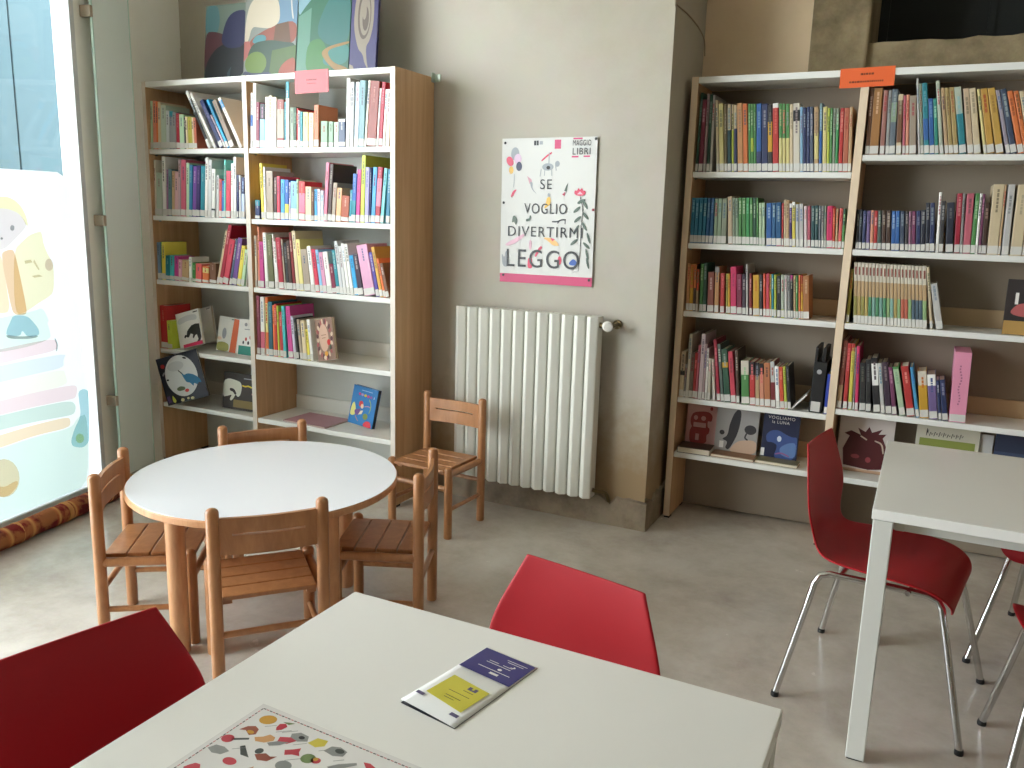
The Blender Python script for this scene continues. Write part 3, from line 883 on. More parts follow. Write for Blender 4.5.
lb, lput = bookcase('bookcase', 'beech and white bookcase beside the window with four canvases on top', (-3.932, -3.904, -3.214, -3.184, -2.312, -2.284), LYF, LYB, 2.125,
    [(0, LZ['2']), (0, LZ['3']), (0, LZ['4']), (0, LZ['5']), (0, LZ['6']), (1, LZ['2']), (1, LZ['3']), (1, LZ['4']), (1, LZ['5r']), (1, LZ['6'])], BACK_PALE, WHITE_MEL, mat('pale_edge_strip', (224, 215, 202), .5))
br = MB().box(-2.284, -2.278, 3.672, 3.702, 2.10, 2.146, 0, .003).box(-2.284, -2.25, 3.704, 3.710, 2.104, 2.142, 0, .004)
lput(br.build('wall_bracket', mat('plated_bracket', (196, 210, 196), .35, .6), lb))
rb, rput = bookcase('bookcase', 'wide beech and white bookcase in the alcove behind the long desk', (-1.059, -1.028, -.339, -.306, .60, .631), RYF, RYB, 2.111,
    [(0, RZ['2']), (0, RZ['3']), (0, RZ['4']), (0, RZ['5']), (0, RZ['6']), (1, RZ['2r']), (1, RZ['3']), (1, RZ['4']), (1, RZ['5r']), (1, RZ['6'])], BACK_GREY, mat('beech_lip', (196, 172, 138), .5), BEECH_EDGE)

# ------------------------------------------------------------------ books in rows
BC = {'aqua': (120, 200, 200), 'beige': (206, 182, 150), 'black': (26, 26, 30), 'blue': (36, 96, 176), 'bluegreen': (24, 118, 148), 'bluegrey': (110, 140, 170), 'brightgreen': (50, 150, 80), 'brown': (120, 78, 52), 'brownorange': (176, 110, 60),
 'brownred': (140, 66, 54), 'charcoal': (48, 48, 52), 'coral': (226, 96, 96), 'cream': (226, 208, 170), 'crimson': (168, 22, 50), 'cyan': (40, 160, 214), 'darkbrown': (70, 46, 38), 'darkgreen': (28, 78, 56), 'darkred': (126, 28, 32), 'darkteal': (26, 92, 110),
 'deepblue': (20, 84, 140), 'deeppurple': (50, 28, 96), 'dustypink': (206, 164, 164), 'gold': (222, 166, 40), 'green': (70, 140, 70), 'grey': (150, 150, 150), 'greybrown': (136, 120, 106), 'greygreen': (140, 156, 134), 'greywhite': (208, 208, 206), 'hotpink': (222, 40, 100),
 'indigo': (58, 34, 110), 'ivory': (232, 224, 206), 'khaki': (176, 152, 92), 'lavender': (164, 156, 214), 'lavendergrey': (164, 156, 172), 'lavenderwhite': (222, 216, 234), 'leafgreen': (64, 134, 66), 'lightblue': (140, 190, 226), 'lime': (196, 212, 70), 'magenta': (196, 60, 140),
 'maroon': (128, 30, 62), 'mauve': (164, 116, 150), 'mauvepink': (216, 160, 190), 'mint': (110, 204, 190), 'mustard': (206, 158, 66), 'navy': (34, 48, 98), 'navyblack': (30, 36, 56), 'navygrey': (70, 84, 110), 'navyslate': (56, 72, 100), 'ochre': (172, 118, 62), 'ochreyellow': (206, 164, 72),
 'olive': (176, 168, 64), 'olivebrown': (120, 104, 66), 'olivedark': (98, 100, 60), 'orange': (230, 120, 60), 'orangebrown': (196, 116, 72), 'orangered': (220, 74, 44), 'paleblue': (190, 206, 234), 'palegreen': (184, 214, 176), 'palegrey': (202, 206, 206), 'palelavender': (206, 196, 216),
 'palelightblue': (204, 222, 234), 'palepink': (230, 176, 190), 'palesage': (190, 204, 184), 'paleyellow': (230, 218, 142), 'peach': (232, 176, 126), 'pink': (216, 124, 150), 'pinkgrey': (190, 160, 164), 'pinkmauve': (214, 150, 180), 'pinkwhite': (236, 216, 222), 'plum': (120, 54, 96),
 'purple': (112, 70, 150), 'purpleblack': (52, 34, 56), 'red': (196, 44, 44), 'redpink': (216, 60, 84), 'rose': (204, 96, 118), 'rosebrown': (170, 112, 102), 'royalpurple': (74, 56, 150), 'rust': (170, 78, 40), 'sage': (140, 168, 140), 'salmon': (230, 150, 120), 'skyblue': (70, 160, 214),
 'slate': (96, 112, 126), 'slategreen': (74, 92, 88), 'slateteal': (110, 146, 152), 'tan': (200, 166, 122), 'tanorange': (218, 158, 100), 'taupe': (168, 152, 134), 'teal': (30, 134, 150), 'tealblue': (28, 120, 160), 'tealdark': (24, 70, 78), 'tealgreen': (40, 146, 130), 'tealgrey': (120, 156, 162),
 'terracotta': (196, 104, 78), 'turquoise': (70, 186, 190), 'violet': (120, 100, 160), 'white': (238, 236, 230), 'yellow': (238, 220, 84),
 'seriesa': (150, 144, 70), 'seriesb': (190, 168, 96), 'seriesc': (70, 140, 100), 'seriesd': (130, 180, 170), 'seriese': (150, 190, 130), 'seriesf': (200, 96, 74), 'seriesg': (70, 96, 118)}
WORDS = {'bluegreen': 'blue-green', 'bluegrey': 'blue-grey', 'brightgreen': 'bright-green', 'brownorange': 'brown-orange', 'brownred': 'brown-red', 'darkbrown': 'dark-brown', 'darkgreen': 'dark-green', 'darkred': 'dark-red', 'darkteal': 'dark-teal', 'deepblue': 'deep-blue', 'deeppurple': 'deep-purple',
 'dustypink': 'dusty-pink', 'greybrown': 'grey-brown', 'greygreen': 'grey-green', 'greywhite': 'grey-white', 'hotpink': 'hot-pink', 'lavendergrey': 'lavender-grey', 'lavenderwhite': 'lavender-white', 'leafgreen': 'leaf-green', 'lightblue': 'light-blue', 'mauvepink': 'mauve-pink', 'navyblack': 'blue-black', 'navygrey': 'navy-grey',
 'navyslate': 'slate-navy', 'ochreyellow': 'ochre-yellow', 'olivebrown': 'olive-brown', 'olivedark': 'dark-olive', 'orangebrown': 'orange-brown', 'orangered': 'orange-red', 'paleblue': 'pale-blue', 'palegreen': 'pale-green', 'palegrey': 'pale-grey', 'palelavender': 'pale-lavender', 'palelightblue': 'ice-blue', 'palepink': 'pale-pink',
 'palesage': 'pale-sage', 'paleyellow': 'pale-yellow', 'pinkgrey': 'pink-grey', 'pinkmauve': 'pink-mauve', 'pinkwhite': 'pinkish-white', 'purpleblack': 'purple-black', 'redpink': 'red-pink', 'rosebrown': 'rose-brown', 'royalpurple': 'royal-purple', 'skyblue': 'sky-blue', 'slategreen': 'slate-green', 'slateteal': 'slate-teal',
 'tanorange': 'tan-orange', 'tealblue': 'teal-blue', 'tealdark': 'dark-teal', 'tealgreen': 'teal-green', 'tealgrey': 'teal-grey'}
DUL = [0]
def bmat(k):
    if DUL[0] and k != 'white':   # dim light of the alcove mixed into the paperback cover colours
        return mat('dimmed_cover_' + WORDS.get(k, k).replace('-', '_'), tuple(int(v*.80 + g*.20*.8) for v, g in zip(BC[k], (120, 108, 90))), .5)
    return mat('cover_' + WORDS.get(k, k).replace('-', '_'), BC[k], .42)
def cover_mesh(mb, th, h, d, bands, m0=0):
    """spine with rounded edges and two boards; bands: (z0, z1, material index) of the spine, 0..1"""
    t = min(.0022, th*.22); r = min(.003, th*.3)
    cut = sorted({0.0, 1.0} | {b[0] for b in bands} | {b[1] for b in bands})
    sec = [(0, r), (r*.3, r*.3), (r, 0), (th - r, 0), (th - r*.3, r*.3), (th, r), (th, d), (th - t, d), (th - t, t + r), (t, t + r), (t, d), (0, d)]
    n = len(sec); prev = None
    for ci, z in enumerate(cut):
        ring = [mb.bm.verts.new((x, y, z*h)) for x, y in sec]
        if prev is None: mb.bm.faces.new(ring[::-1]).material_index = m0
        else:
            zc = (cut[ci-1] + z)/2; mi = m0
            for b in bands:
                if b[0] <= zc <= b[1]: mi = b[2]
            for i in range(n):
                f = mb.bm.faces.new((prev[i], prev[(i+1) % n], ring[(i+1) % n], ring[i]))
                f.material_index = mi if i in (11, 0, 1, 2, 3, 4) else m0
        prev = ring
    mb.bm.faces.new(prev).material_index = m0
def make_book(name, th, h, d, col, band, rnd, title=True):
    cols = [col]; bands = []
    base = col
    if col.startswith('series'):
        cols = ['ivory', 'tan', col]; bands = [(.10, .45, 2), (.45, .70, 1)]; base = 'ivory'
    if band:
        c2, rg = band.split(':'); a, b = rg.split('-'); cols.append(c2); bands.append((float(a), float(b), len(cols) - 1))
    mats = [bmat(c) for c in cols]
    mb = MB(); cover_mesh(mb, th, h, d, bands)
    # printed title strokes along the spine
    lum = sum(BC[base])/3
    if th > .006 and title:
        tgt = (236, 230, 214) if lum < 120 else rnd.choice([(60, 56, 58), (60, 56, 58), (150, 40, 50), (40, 70, 120)]); q = rnd.uniform(.3, .6); ink = mat('spine_print', tuple(int((v*(1 - q) + t_*q)//12*12) for v, t_ in zip(BC[base], tgt)), .5)
        mats.append(ink); k = len(mats) - 1
        if col.startswith('series'):
            mats[-1] = bmat('brownred'); mb.poly([(th*.25, -.0003, h*.80), (th*.75, -.0003, h*.80), (th*.75, -.0003, h*.93), (th*.25, -.0003, h*.93)], k)
        else:
            z = h*rnd.uniform(.55, .7); e = h*rnd.uniform(.86, .95); w = min(.18*th + .001, .004)
            while z < e - .004:
                l = rnd.uniform(.006, .022); q = min(z + l, e)
                mb.poly([(th/2 - w, -.0003, z), (th/2 + w, -.0003, z), (th/2 + w, -.0003, q), (th/2 - w, -.0003, q)], k); z = q + .003
    root = mb.build(name, mats)
    t = min(.0022, th*.22); r = min(.003, th*.3)
    MB().box(t, th - t, t + r, d - .003, .002, h - .003).build('page_block', PAGES, root)
    MB().box(.0002, th - .0002, -.0006, .004, .004, min(.036, h*.18)).build('spine_label', LABEL, root)
    return root
BAY = {'L_w': ('window bookcase, narrow bay', 'the window'), 'L_r': ('window bookcase, wide bay', 'the divider'), 'R_c': ('alcove bookcase, narrow bay', 'the column'), 'R_d': ('alcove bookcase, wide bay', 'the divider')}
SHELF = {'2': 'top', '3': 'second', '4': 'third', '5': 'fourth', '6': 'bottom'}
ORD = ['first', 'second', 'third', 'fourth', 'fifth', 'sixth', 'seventh', 'eighth', 'ninth', 'tenth', 'eleventh', 'twelfth', 'thirteenth', 'fourteenth', 'fifteenth', 'sixteenth', 'seventeenth', 'eighteenth', 'nineteenth', 'twentieth', 'twenty-first']
brnd = random.Random(21)
def word(c): return WORDS.get(c, c)
all_labels = {}
for key, items in BOOKS.items():
    case, rest = key[0], key[1:]; sh, bay = rest.split('_')
    Yf = (LYF if case == 'L' else RYF) + .012; z0 = (LZ if case == 'L' else RZ)[sh]
    place, start = BAY[case + '_' + bay]; shelf = SHELF[sh[0]]
    kind, cat = ('picture_book', 'picture book') if case == 'L' else ('paperback_book', 'paperback')
    noun = 'picture book' if case == 'L' else 'paperback'
    hs = sorted(b[2] for b in items); lo, hi = hs[len(hs)//4], hs[(3*len(hs))//4]
    desc = []; DUL[0] = case == 'R'
    for x, th, h, a, d, c, band in items:
        sz = 'tall' if h >= hi + 18 else 'short' if h <= lo - 18 else ('slim' if th < 90 else 'thick' if th > 200 else '')
        if abs(a) > 12: sz = 'leaning' if sz in ('', 'slim') else sz
        desc.append((sz + ' ' if sz else '') + word(c))
    labels = []
    for i, ds in enumerate(desc):
        if items[i][5].startswith('series'): labels.append('SERIES'); continue
        same = [j for j in range(len(desc)) if desc[j] == ds]
        n0 = word(items[i-1][5]) if i else None; n1 = word(items[i+1][5]) if i + 1 < len(items) else None
        n0, n1 = ['comic' if q and q.startswith('series') else q for q in (n0, n1)]
        if len(same) == 1: l = f'{ds} {noun} beside the {n0 or n1} one, {shelf} shelf, {place}'
        elif n0 and n1: l = f'{ds} {noun} between {n0} and {n1} ones, {shelf} shelf, {place}'
        else: l = f'{ds} {noun} at row end by {n1 or n0} one, {shelf} shelf, {place}'
        labels.append(l)
    for l in set(labels):
        idx = [i for i, q in enumerate(labels) if q == l]
        if l == 'SERIES':
            for k, i in enumerate(idx): labels[i] = f'white comic with red title bar, {ORD[k]} of its series from the divider, third shelf'
        elif len(idx) > 1:
            for k, i in enumerate(idx): labels[i] = f'{desc[i]} {noun}, {ORD[k]} of {len(idx)} alike from {start}, {shelf} shelf, {place}'
    for i, (x, th, h, a, d, c, band) in enumerate(items):
        X, T, Hh, D = x*1e-4, th*1e-4, h*1e-3, d*1e-3
        ser = c.startswith('series')
        o = make_book('comic_book' if ser else kind, T, Hh, D, c, band, brnd)
        ang = math.radians(a)
        o.rotation_euler = (0, ang, 0)
        if ang > 0: o.location = (X + T/math.cos(ang) - T*math.cos(ang), Yf + brnd.uniform(0, .004), z0 + T*math.sin(ang) + .0004)
        else: o.location = (X, Yf + brnd.uniform(0, .004), z0 + .0004)
        tag(o, labels[i], 'comic' if ser else cat, f'{"comics" if ser else noun + "s"} on the {shelf} shelf of the {place.split(",")[0]},{place.split(",")[1]}')

# ------------------------------------------------------------------ books standing face out and lying flat
def C_(n, c, r=.45): return mat('print_' + n, c, r)
INK, PAPER, GREYP = C_('ink', (36, 34, 38)), C_('paper', (236, 234, 228)), C_('grey', (150, 152, 154))
def face_book(name, label, cat, x, y, z, w, h, th, cover, spine, art, back=0.0, roll=0.0, yaw=0.0, group=None, texts=(), spine_side='l'):
    cm, sm = cover, spine
    mb = MB(); t = .0025
    mb.box(0, w, 0, t, 0, h, 0); mb.box(0, w, th - t, th, 0, h, 0)
    if spine_side == 'l': mb.box(0, t, t, th - t, 0, h, 1)
    else: mb.box(w - t, w, t, th - t, 0, h, 1)
    o = mb.build(name, [cm, sm])
    a, b = (t, w - .003) if spine_side == 'l' else (.003, w - t)
    MB().box(a, b, t, th - t, .003, h - .003).build('page_block', PAGES, o)
    if art or texts:
        ab = MB(); ms = []
        print_on(ab, art, ms, w, h)
        for body, u0, v0, u1, v1, m in texts:
            if m not in ms: ms.append(m)
            ab.text(body, Matrix.Translation((u0*w, -.0004 - .00012*(len(art) + 2), v0*h)) @ Matrix.Rotation(PI/2, 4, 'X'), (u1 - u0)*w, (v1 - v0)*h, ms.index(m))
        ab.build('cover_picture', ms, o, normals=False)
    R = Matrix.Rotation(yaw, 4, 'Z') @ Matrix.Rotation(-back, 4, 'X') @ Matrix.Rotation(roll, 4, 'Y')
    zs = [(R @ Vector((px, py, pz))).z for px in (0, w) for py in (0, th) for pz in (0, h)]
    o.matrix_world = Matrix.Translation((x, y, z - min(zs) + .0004)) @ R
    return tag(o, label, cat, group)
def flat_book(name, label, x, y, z, w, d, th, cover, yaw=0.0, cat='book'):
    mb = MB(); t = .002
    mb.box(0, w, 0, d, 0, t).box(0, w, 0, d, th - t, th).box(0, t, 0, d, t, th - t)
    o = mb.build(name, [cover]); MB().box(t, w - .003, .003, d - .003, t, th - t).build('page_block', PAGES, o)
    o.location = (x, y, z + .0004); o.rotation_euler = (0, 0, yaw)
    return tag(o, label, cat)
white_c = C_('white_cover', (234, 233, 228)); pb = 'picture_book'; pc = 'picture book'
z5 = LZ['5']
# fourth shelf, narrow bay
o = face_book(pb, 'white picture book leaning back against the red one, fourth shelf, narrow bay', pc, -3.800, 3.545, z5, .165, .205, .016, white_c, white_c, [(GREYP, rect(.75, .92, .95, .95))], back=.12, roll=-.30, yaw=-.12)
bear = [(C_('black_bear', (40, 40, 42)), [(.24, .30), (.30, .36), (.36, .34), (.40, .44), (.48, .50), (.62, .58), (.80, .60), (.96, .58), (.97, .20), (.90, .08), (.72, .06), (.84, .16), (.80, .30), (.72, .28), (.64, .20), (.60, .24), (.64, .32), (.54, .36), (.46, .28), (.40, .26), (.34, .30), (.28, .26)]),
        (C_('pale_grey_sky', (206, 208, 208)), [(.06, .66), (.5, .74), (.9, .70), (.9, .86), (.5, .90), (.06, .84)]), (INK, rect(.76, .92, .95, .95)), (C_('hot_pink_band', (216, 50, 96)), [(.16, .0), (1.0, .0), (1.0, .10), (.16, .09)])]
face_book(pb, 'white picture book with a black bear on its cover, fourth shelf', pc, -3.778, 3.400, z5, .19, .20, .014, white_c, white_c, bear, back=.10, roll=-.27, yaw=-.05)
face_book(pb, 'small picture book with an orange strip down its cover, fourth shelf', pc, -3.560, 3.455, z5, .145, .195, .012, C_('pale_cover', (214, 212, 200)), C_('orange_spine', (206, 92, 40)),
          [(C_('olive_field', (150, 146, 70)), [(0, 0), (.58, 0), (.58, .22), (.3, .28), (0, .24)]), (GREYP, ell(.30, .52, .10, .16)), (C_('skin', (226, 190, 160)), ell(.10, .36, .10, .05)), (INK, rect(.58, .93, .80, .955)), (C_('orange_strip', (214, 96, 40)), [(.62, 0), (.92, 0), (.95, .96), (.70, .98)])], back=.16, roll=.06, yaw=.10)
face_book(pb, 'white picture book with a teal base and tiny red figures, fourth shelf', pc, -3.392, 3.44, z5, .155, .20, .012, white_c, white_c,
          [(C_('teal_base', (26, 130, 116)), rect(.06, .02, 1, .27)), (INK, ell(.28, .36, .04, .05)), (INK, ell(.52, .36, .05, .05)), (C_('brick', (196, 80, 70)), ell(.40, .46, .05, .05)), (C_('brick', (196, 80, 70)), ell(.62, .52, .06, .06)), (INK, ell(.72, .36, .04, .05)), (GREYP, rect(.30, .72, .8, .74)), (GREYP, ell(.35, .86, .07, .05))], back=.16, yaw=-.04)
# fourth shelf, wide bay
oval = [(C_('taupe_floral', (150, 122, 108)), rect(0.01, .01, .99, .99))]
fr_ = random.Random(8)
for k in range(26):
    a = 2*PI*k/26; oval.append((C_(*[('plum_petal', (96, 60, 64)), ('cream_petal', (220, 200, 176)), ('rose_petal', (170, 90, 90))][k % 3]), ell(.5 + .40*math.cos(a) + fr_.uniform(-.03, .03), .5 + .43*math.sin(a), .075, .05, 10, a)))
oval += [(C_('dusty_oval', (214, 178, 156)), ell(.48, .54, .27, .33)), (C_('brown_line', (150, 104, 88)), rect(.34, .60, .62, .615)), (C_('brown_line', (150, 104, 88)), rect(.38, .53, .58, .545)), (C_('red_flower', (206, 50, 50)), ell(.74, .42, .10, .075, 9)), (C_('gold_flower', (224, 160, 60)), ell(.54, .16, .10, .06, 9)), (C_('leaf', (70, 90, 66)), ell(.80, .30, .08, .04, 10, .9)), (C_('cream_flower', (236, 214, 190)), ell(.46, .07, .09, .05, 9))]
face_book(pb, 'picture book with an oval framed by flowers on a brown cover, fourth shelf', pc, -2.768, 3.380, LZ['5r'], .155, .215, .018, C_('brown_cover', (168, 140, 124)), C_('white_spine', (226, 220, 210)), oval, back=.04, roll=-.22, yaw=-.30)
# bottom shelf, narrow bay: big book with a dinosaur in a white disc, dark board book with a polar bear
dino = [(C_('night_navy', (40, 44, 58)), rect(0, 0, 1, 1)), (C_('moon_white', (214, 216, 216)), ell(.50, .54, .385, .43, 40)), (C_('cloud_grey', (196, 198, 200)), ell(.42, .76, .20, .10)), (C_('dino_blue', (34, 110, 150)), [(.50, .62), (.53, .60), (.56, .54), (.66, .56), (.80, .50), (.90, .40), (.93, .30), (.86, .33), (.82, .28), (.74, .34), (.72, .26), (.66, .36), (.58, .38), (.54, .48)]),
        (C_('moss', (104, 116, 84)), [(.30, .30), (.40, .34), (.52, .30), (.50, .24), (.34, .24)]), (C_('red_dot', (206, 60, 60)), ell(.54, .22, .05, .035)), (C_('red_dot', (206, 60, 60)), ell(.12, .82, .05, .045)), (C_('lime_leaf', (200, 206, 80)), [(.16, .20), (.20, .14), (.23, .06), (.19, .02), (.14, .06)]), (C_('violet_leaf', (84, 62, 110)), [(.02, .18), (.10, .20), (.12, .06), (.04, .04)]),
        (C_('cream_dot', (224, 216, 170)), ell(.38, .05, .045, .035)), (C_('cream_dot', (224, 216, 170)), ell(.52, .055, .03, .025)), (C_('cream_dot', (224, 216, 170)), ell(.62, .04, .045, .03)), (INK, ell(.16, .52, .03, .02)), (INK, ell(.68, .88, .05, .02, 10, -.4)), (INK, [(.45, .66), (.47, .67), (.54, .58), (.52, .57)]), (C_('pale_leaf', (170, 176, 180)), ell(.10, .66, .05, .02, 10, .8))]
face_book(pb, 'large picture book with blue dinosaur in a white disc, bottom shelf', pc, -3.794, 3.308, LZ['6'], .285, .272, .012, C_('night_navy', (40, 44, 58)), C_('night_navy', (40, 44, 58)), dino, back=.04, roll=-.30, yaw=.16)
polar = [(C_('umber', (52, 42, 36)), rect(0, 0, 1, 1)), (C_('bear_cream', (222, 222, 206)), [(.0, .30), (.0, .76), (.16, .84), (.40, .80), (.52, .76), (.56, .62), (.53, .42), (.46, .34), (.38, .42), (.33, .30), (.26, .22), (.21, .26), (.28, .40), (.14, .34)]), (C_('umber', (52, 42, 36)), [(.20, .58), (.34, .56), (.42, .42), (.36, .40), (.30, .48), (.20, .50)]),
         (C_('sun_yellow', (226, 206, 50)), line([(.56, .68), (.66, .66), (.74, .69), (.86, .65)], .04)), (C_('khaki_panel', (132, 112, 60)), rect(.33, .06, .97, .27)), (GREYP, rect(.60, .86, .88, .89)), (C_('pink_dot', (206, 150, 160)), ell(.90, .48, .04, .04))]
face_book('board_book', 'dark brown board book with white polar bear on its cover, bottom shelf', 'board book', -3.517, 3.44, LZ['6'], .245, .205, .018, C_('umber', (52, 42, 36)), C_('umber', (52, 42, 36)), polar, back=.14, yaw=.02)
# bottom shelf, wide bay
hen = [(C_('royal_blue', (22, 120, 190)), rect(0, 0, 1, 1)), (C_('yellow_wing', (226, 224, 130)), [(.02, .22), (.05, .48), (.13, .58), (.22, .44), (.26, .26), (.14, .20)]), (C_('violet_body', (110, 70, 140)), [(.18, .36), (.30, .40), (.42, .44), (.44, .34), (.36, .24), (.24, .24)]), (C_('red_head', (206, 46, 50)), [(.32, .50), (.34, .62), (.46, .64), (.52, .54), (.44, .46)]), (C_('skin', (240, 206, 176)), ell(.47, .50, .06, .06)),
       (C_('cream_tail', (236, 222, 190)), [(.36, .26), (.50, .30), (.54, .40), (.44, .38)]), (C_('orange_foot', (226, 140, 80)), line([(.26, .22), (.34, .14), (.40, .10)], .02)), (C_('olive_dot', (120, 140, 60)), ell(.66, .26, .10, .08)), (C_('red_corner', (216, 46, 66)), [(.62, 0), (.64, .10), (.74, .16), (.88, .16), (.94, .08), (.96, 0)]), (C_('lime_vine', (170, 196, 70)), line([(.70, .72), (.80, .62), (.82, .48), (.78, .36)], .025)), (C_('pink_vine', (206, 140, 160)), line([(.56, .50), (.70, .54), (.80, .52)], .02)),
       (C_('magenta_type', (206, 60, 130)), ell(.30, .80, .05, .035)), (C_('lilac_type', (170, 150, 210)), ell(.41, .795, .05, .035)), (C_('yellow_type', (230, 210, 60)), ell(.53, .79, .05, .035)), (C_('magenta_type', (206, 60, 130)), ell(.65, .785, .05, .035)), (C_('violet_type', (140, 90, 170)), ell(.77, .78, .05, .035)), (C_('sky_line', (150, 190, 226)), rect(.36, .90, .80, .915)), (C_('pale_type', (200, 226, 240)), rect(.88, .75, .90, .81))]
face_book(pb, 'bright blue picture book with a red bird, standing alone on the bottom shelf', pc, -2.676, 3.495, LZ['6'], .165, .205, .026, C_('royal_blue', (22, 120, 190)), C_('dark_edge', (34, 40, 52)), hen, back=.17, roll=.10, yaw=-.06, spine_side='r')
flat_book(pb, 'thin mauve picture book lying flat on the bottom shelf', -3.02, 3.385, LZ['6'], .29, .21, .008, C_('mauve_cover', (176, 130, 140)), -.03, pc)

# column bay of the far bookcase
zb = RZ['6']
house = [(C_('dull_pink', (206, 160, 156)), rect(0, 0, 1, 1)), (C_('brick_red', (150, 44, 44)), [(.12, .62), (.22, .76), (.70, .80), (.86, .72), (.84, .58), (.70, .60), (.72, .46), (.80, .44), (.78, .32), (.70, .30), (.74, .10), (.16, .06), (.12, .34), (.20, .44), (.14, .50)]), (C_('dull_pink', (206, 160, 156)), ell(.30, .64, .07, .05)), (C_('dull_pink', (206, 160, 156)), ell(.56, .64, .08, .05)), (C_('dull_pink', (206, 160, 156)), rect(.24, .44, .66, .54)), (C_('dull_pink', (206, 160, 156)), rect(.34, .16, .46, .30)), (C_('brick_red', (150, 44, 44)), ell(.80, .86, .05, .04))]
face_book('paperback_book', 'pale pink book with a dark red house drawing, standing on the bottom shelf', 'book', -1.010, 4.075, zb, .15, .235, .018, C_('dull_pink', (206, 160, 156)), C_('dull_pink', (206, 160, 156)), house, back=.12)
flat_book('hardback_book', 'thick dark hardback lying flat before the pale pink book', -1.012, 3.945, zb, .16, .115, .03, C_('dark_brown_cover', (74, 58, 46)), .03)
crow = [(C_('stone_grey', (166, 164, 160)), rect(0, 0, 1, 1)), (C_('lower_sand', (206, 176, 150)), [(.34, .02), (1, .02), (1, .34), (.6, .30), (.46, .20)]), (C_('dark_figure', (50, 46, 48)), [(.16, .28), (.30, .36), (.32, .60), (.40, .84), (.48, .94), (.56, .92), (.58, .80), (.56, .56), (.50, .34), (.36, .06), (.26, .10), (.32, .24)]), (C_('dark_figure', (50, 46, 48)), ell(.82, .54, .14, .10)), (C_('dark_figure', (50, 46, 48)), line([(.74, .46), (.70, .36), (.78, .32)], .04)), (C_('dark_figure', (50, 46, 48)), ell(.16, .42, .06, .05)), (GREYP, rect(.68, .92, .82, .95)), (PAPER, rect(.12, .10, .22, .24))]
face_book('paperback_book', 'grey book with a tall black figure on its cover, bottom shelf', 'book', -.858, 4.06, zb, .205, .235, .014, C_('stone_grey', (166, 164, 160)), C_('stone_grey', (166, 164, 160)), crow, back=.12)
flat_book('hardback_book', 'thin brown book lying flat before the grey figure book', -.850, 3.96, zb, .205, .09, .014, C_('tan_brown_cover', (150, 110, 80)), -.02)
luna = [(C_('night_blue', (26, 34, 66)), rect(0, 0, 1, 1)), (C_('mid_blue', (58, 82, 140)), [(.10, .50), (.24, .60), (.44, .62), (.66, .54), (.84, .50), (.98, .52), (.98, .02), (.34, .02), (.46, .30), (.30, .36), (.14, .34)]), (C_('light_blue', (96, 128, 180)), [(.50, .26), (.74, .38), (.96, .40), (.96, .06), (.56, .10)]), (C_('pale_moon', (206, 220, 236)), ell(.48, .44, .06, .06)), (C_('mauve_line', (150, 90, 140)), line([(.40, .12), (.58, .16), (.80, .10)], .03)), (C_('night_blue', (26, 34, 66)), [(.12, .02), (.34, .02), (.40, .24), (.20, .30)]), (PAPER, rect(0, .06, .10, .22))]
face_book('paperback_book', 'dark blue book with white title about the moon, bottom shelf', 'book', -.632, 4.06, zb, .168, .235, .014, C_('night_blue', (26, 34, 66)), C_('night_blue', (26, 34, 66)), luna, back=.12, texts=[('VOGLIAMO', .12, .84, .86, .90, PAPER), ('la LUNA', .24, .75, .72, .81, PAPER)])
flat_book('hardback_book', 'thin olive book lying flat before the dark blue moon book', -.640, 3.962, zb, .195, .085, .016, C_('olive_cover', (120, 112, 78)), -.03)
bag = [(C_('warm_white', (210, 200, 194)), rect(0, 0, 1, 1)), (C_('dark_red_bag', (84, 26, 30)), [(.14, .10), (.10, .40), (.20, .64), (.10, .68), (.22, .74), (.40, .68), (.34, .80), (.48, .74), (.54, .84), (.60, .74), (.78, .82), (.72, .72), (.86, .74), (.80, .66), (.88, .50), (.86, .10), (.6, .06)]), (C_('tan_foot', (196, 160, 130)), rect(0, 0, 1, .055)), (C_('rose_mark', (160, 70, 76)), ell(.34, .28, .08, .04)), (C_('rose_mark', (160, 70, 76)), ell(.58, .24, .05, .05)), (C_('bag_string', (206, 190, 170)), line([(.66, .60), (.80, .56), (.84, .38)], .03)), (C_('bag_string', (206, 190, 170)), line([(.40, .66), (.52, .60)], .025))]
face_book('paperback_book', 'whitish book with a dark red drawstring bag on its cover, bottom shelf', 'book', -.288, 4.06, zb, .235, .255, .016, C_('warm_white', (210, 200, 194)), C_('warm_white', (210, 200, 194)), bag, back=.13)
scr = [(C_('cream_top', (204, 200, 182)), rect(0, 0, 1, 1)), (C_('olive_green', (136, 146, 70)), rect(.06, .42, .94, .76)), (C_('olive_dark', (96, 104, 50)), rect(.14, .56, .80, .62))]
x = .16
for k, (w_, h_) in enumerate(((.03, .16), (.05, .08), (.06, .09), (.05, .10), (.04, .10), (.05, .07), (.05, .09), (.04, .09), (.05, .10))):
    scr.append((INK, line([(x, .80), (x + w_*.3, .80 + h_), (x + w_*.8, .82), (x + w_, .80 + h_*.7)], .014))); x += w_ + .02
face_book('paperback_book', 'cream and green book with a handwritten title, half hidden by the long desk', 'book', .035, 4.06, zb, .25, .26, .014, C_('cream_top', (204, 200, 182)), C_('cream_top', (204, 200, 182)), scr, back=.12)
face_book('paperback_book', 'pale grey book standing behind the long desk beside the dark blue one', 'book', .288, 4.075, zb, .050, .24, .014, C_('pale_grey_cover', (190, 190, 186)), C_('pale_grey_cover', (190, 190, 186)), [], back=.12)
face_book('paperback_book', 'slate blue book at the desk-side end of the bottom shelf', 'book', .345, 4.06, zb, .17, .255, .014, C_('slate_blue_cover', (64, 78, 104)), C_('slate_blue_cover', (64, 78, 104)), [(GREYP, rect(.36, .52, .44, .60)), (GREYP, rect(.50, .52, .58, .60)), (C_('deep_slate', (44, 54, 76)), rect(0, .7, 1, 1))], back=.12)
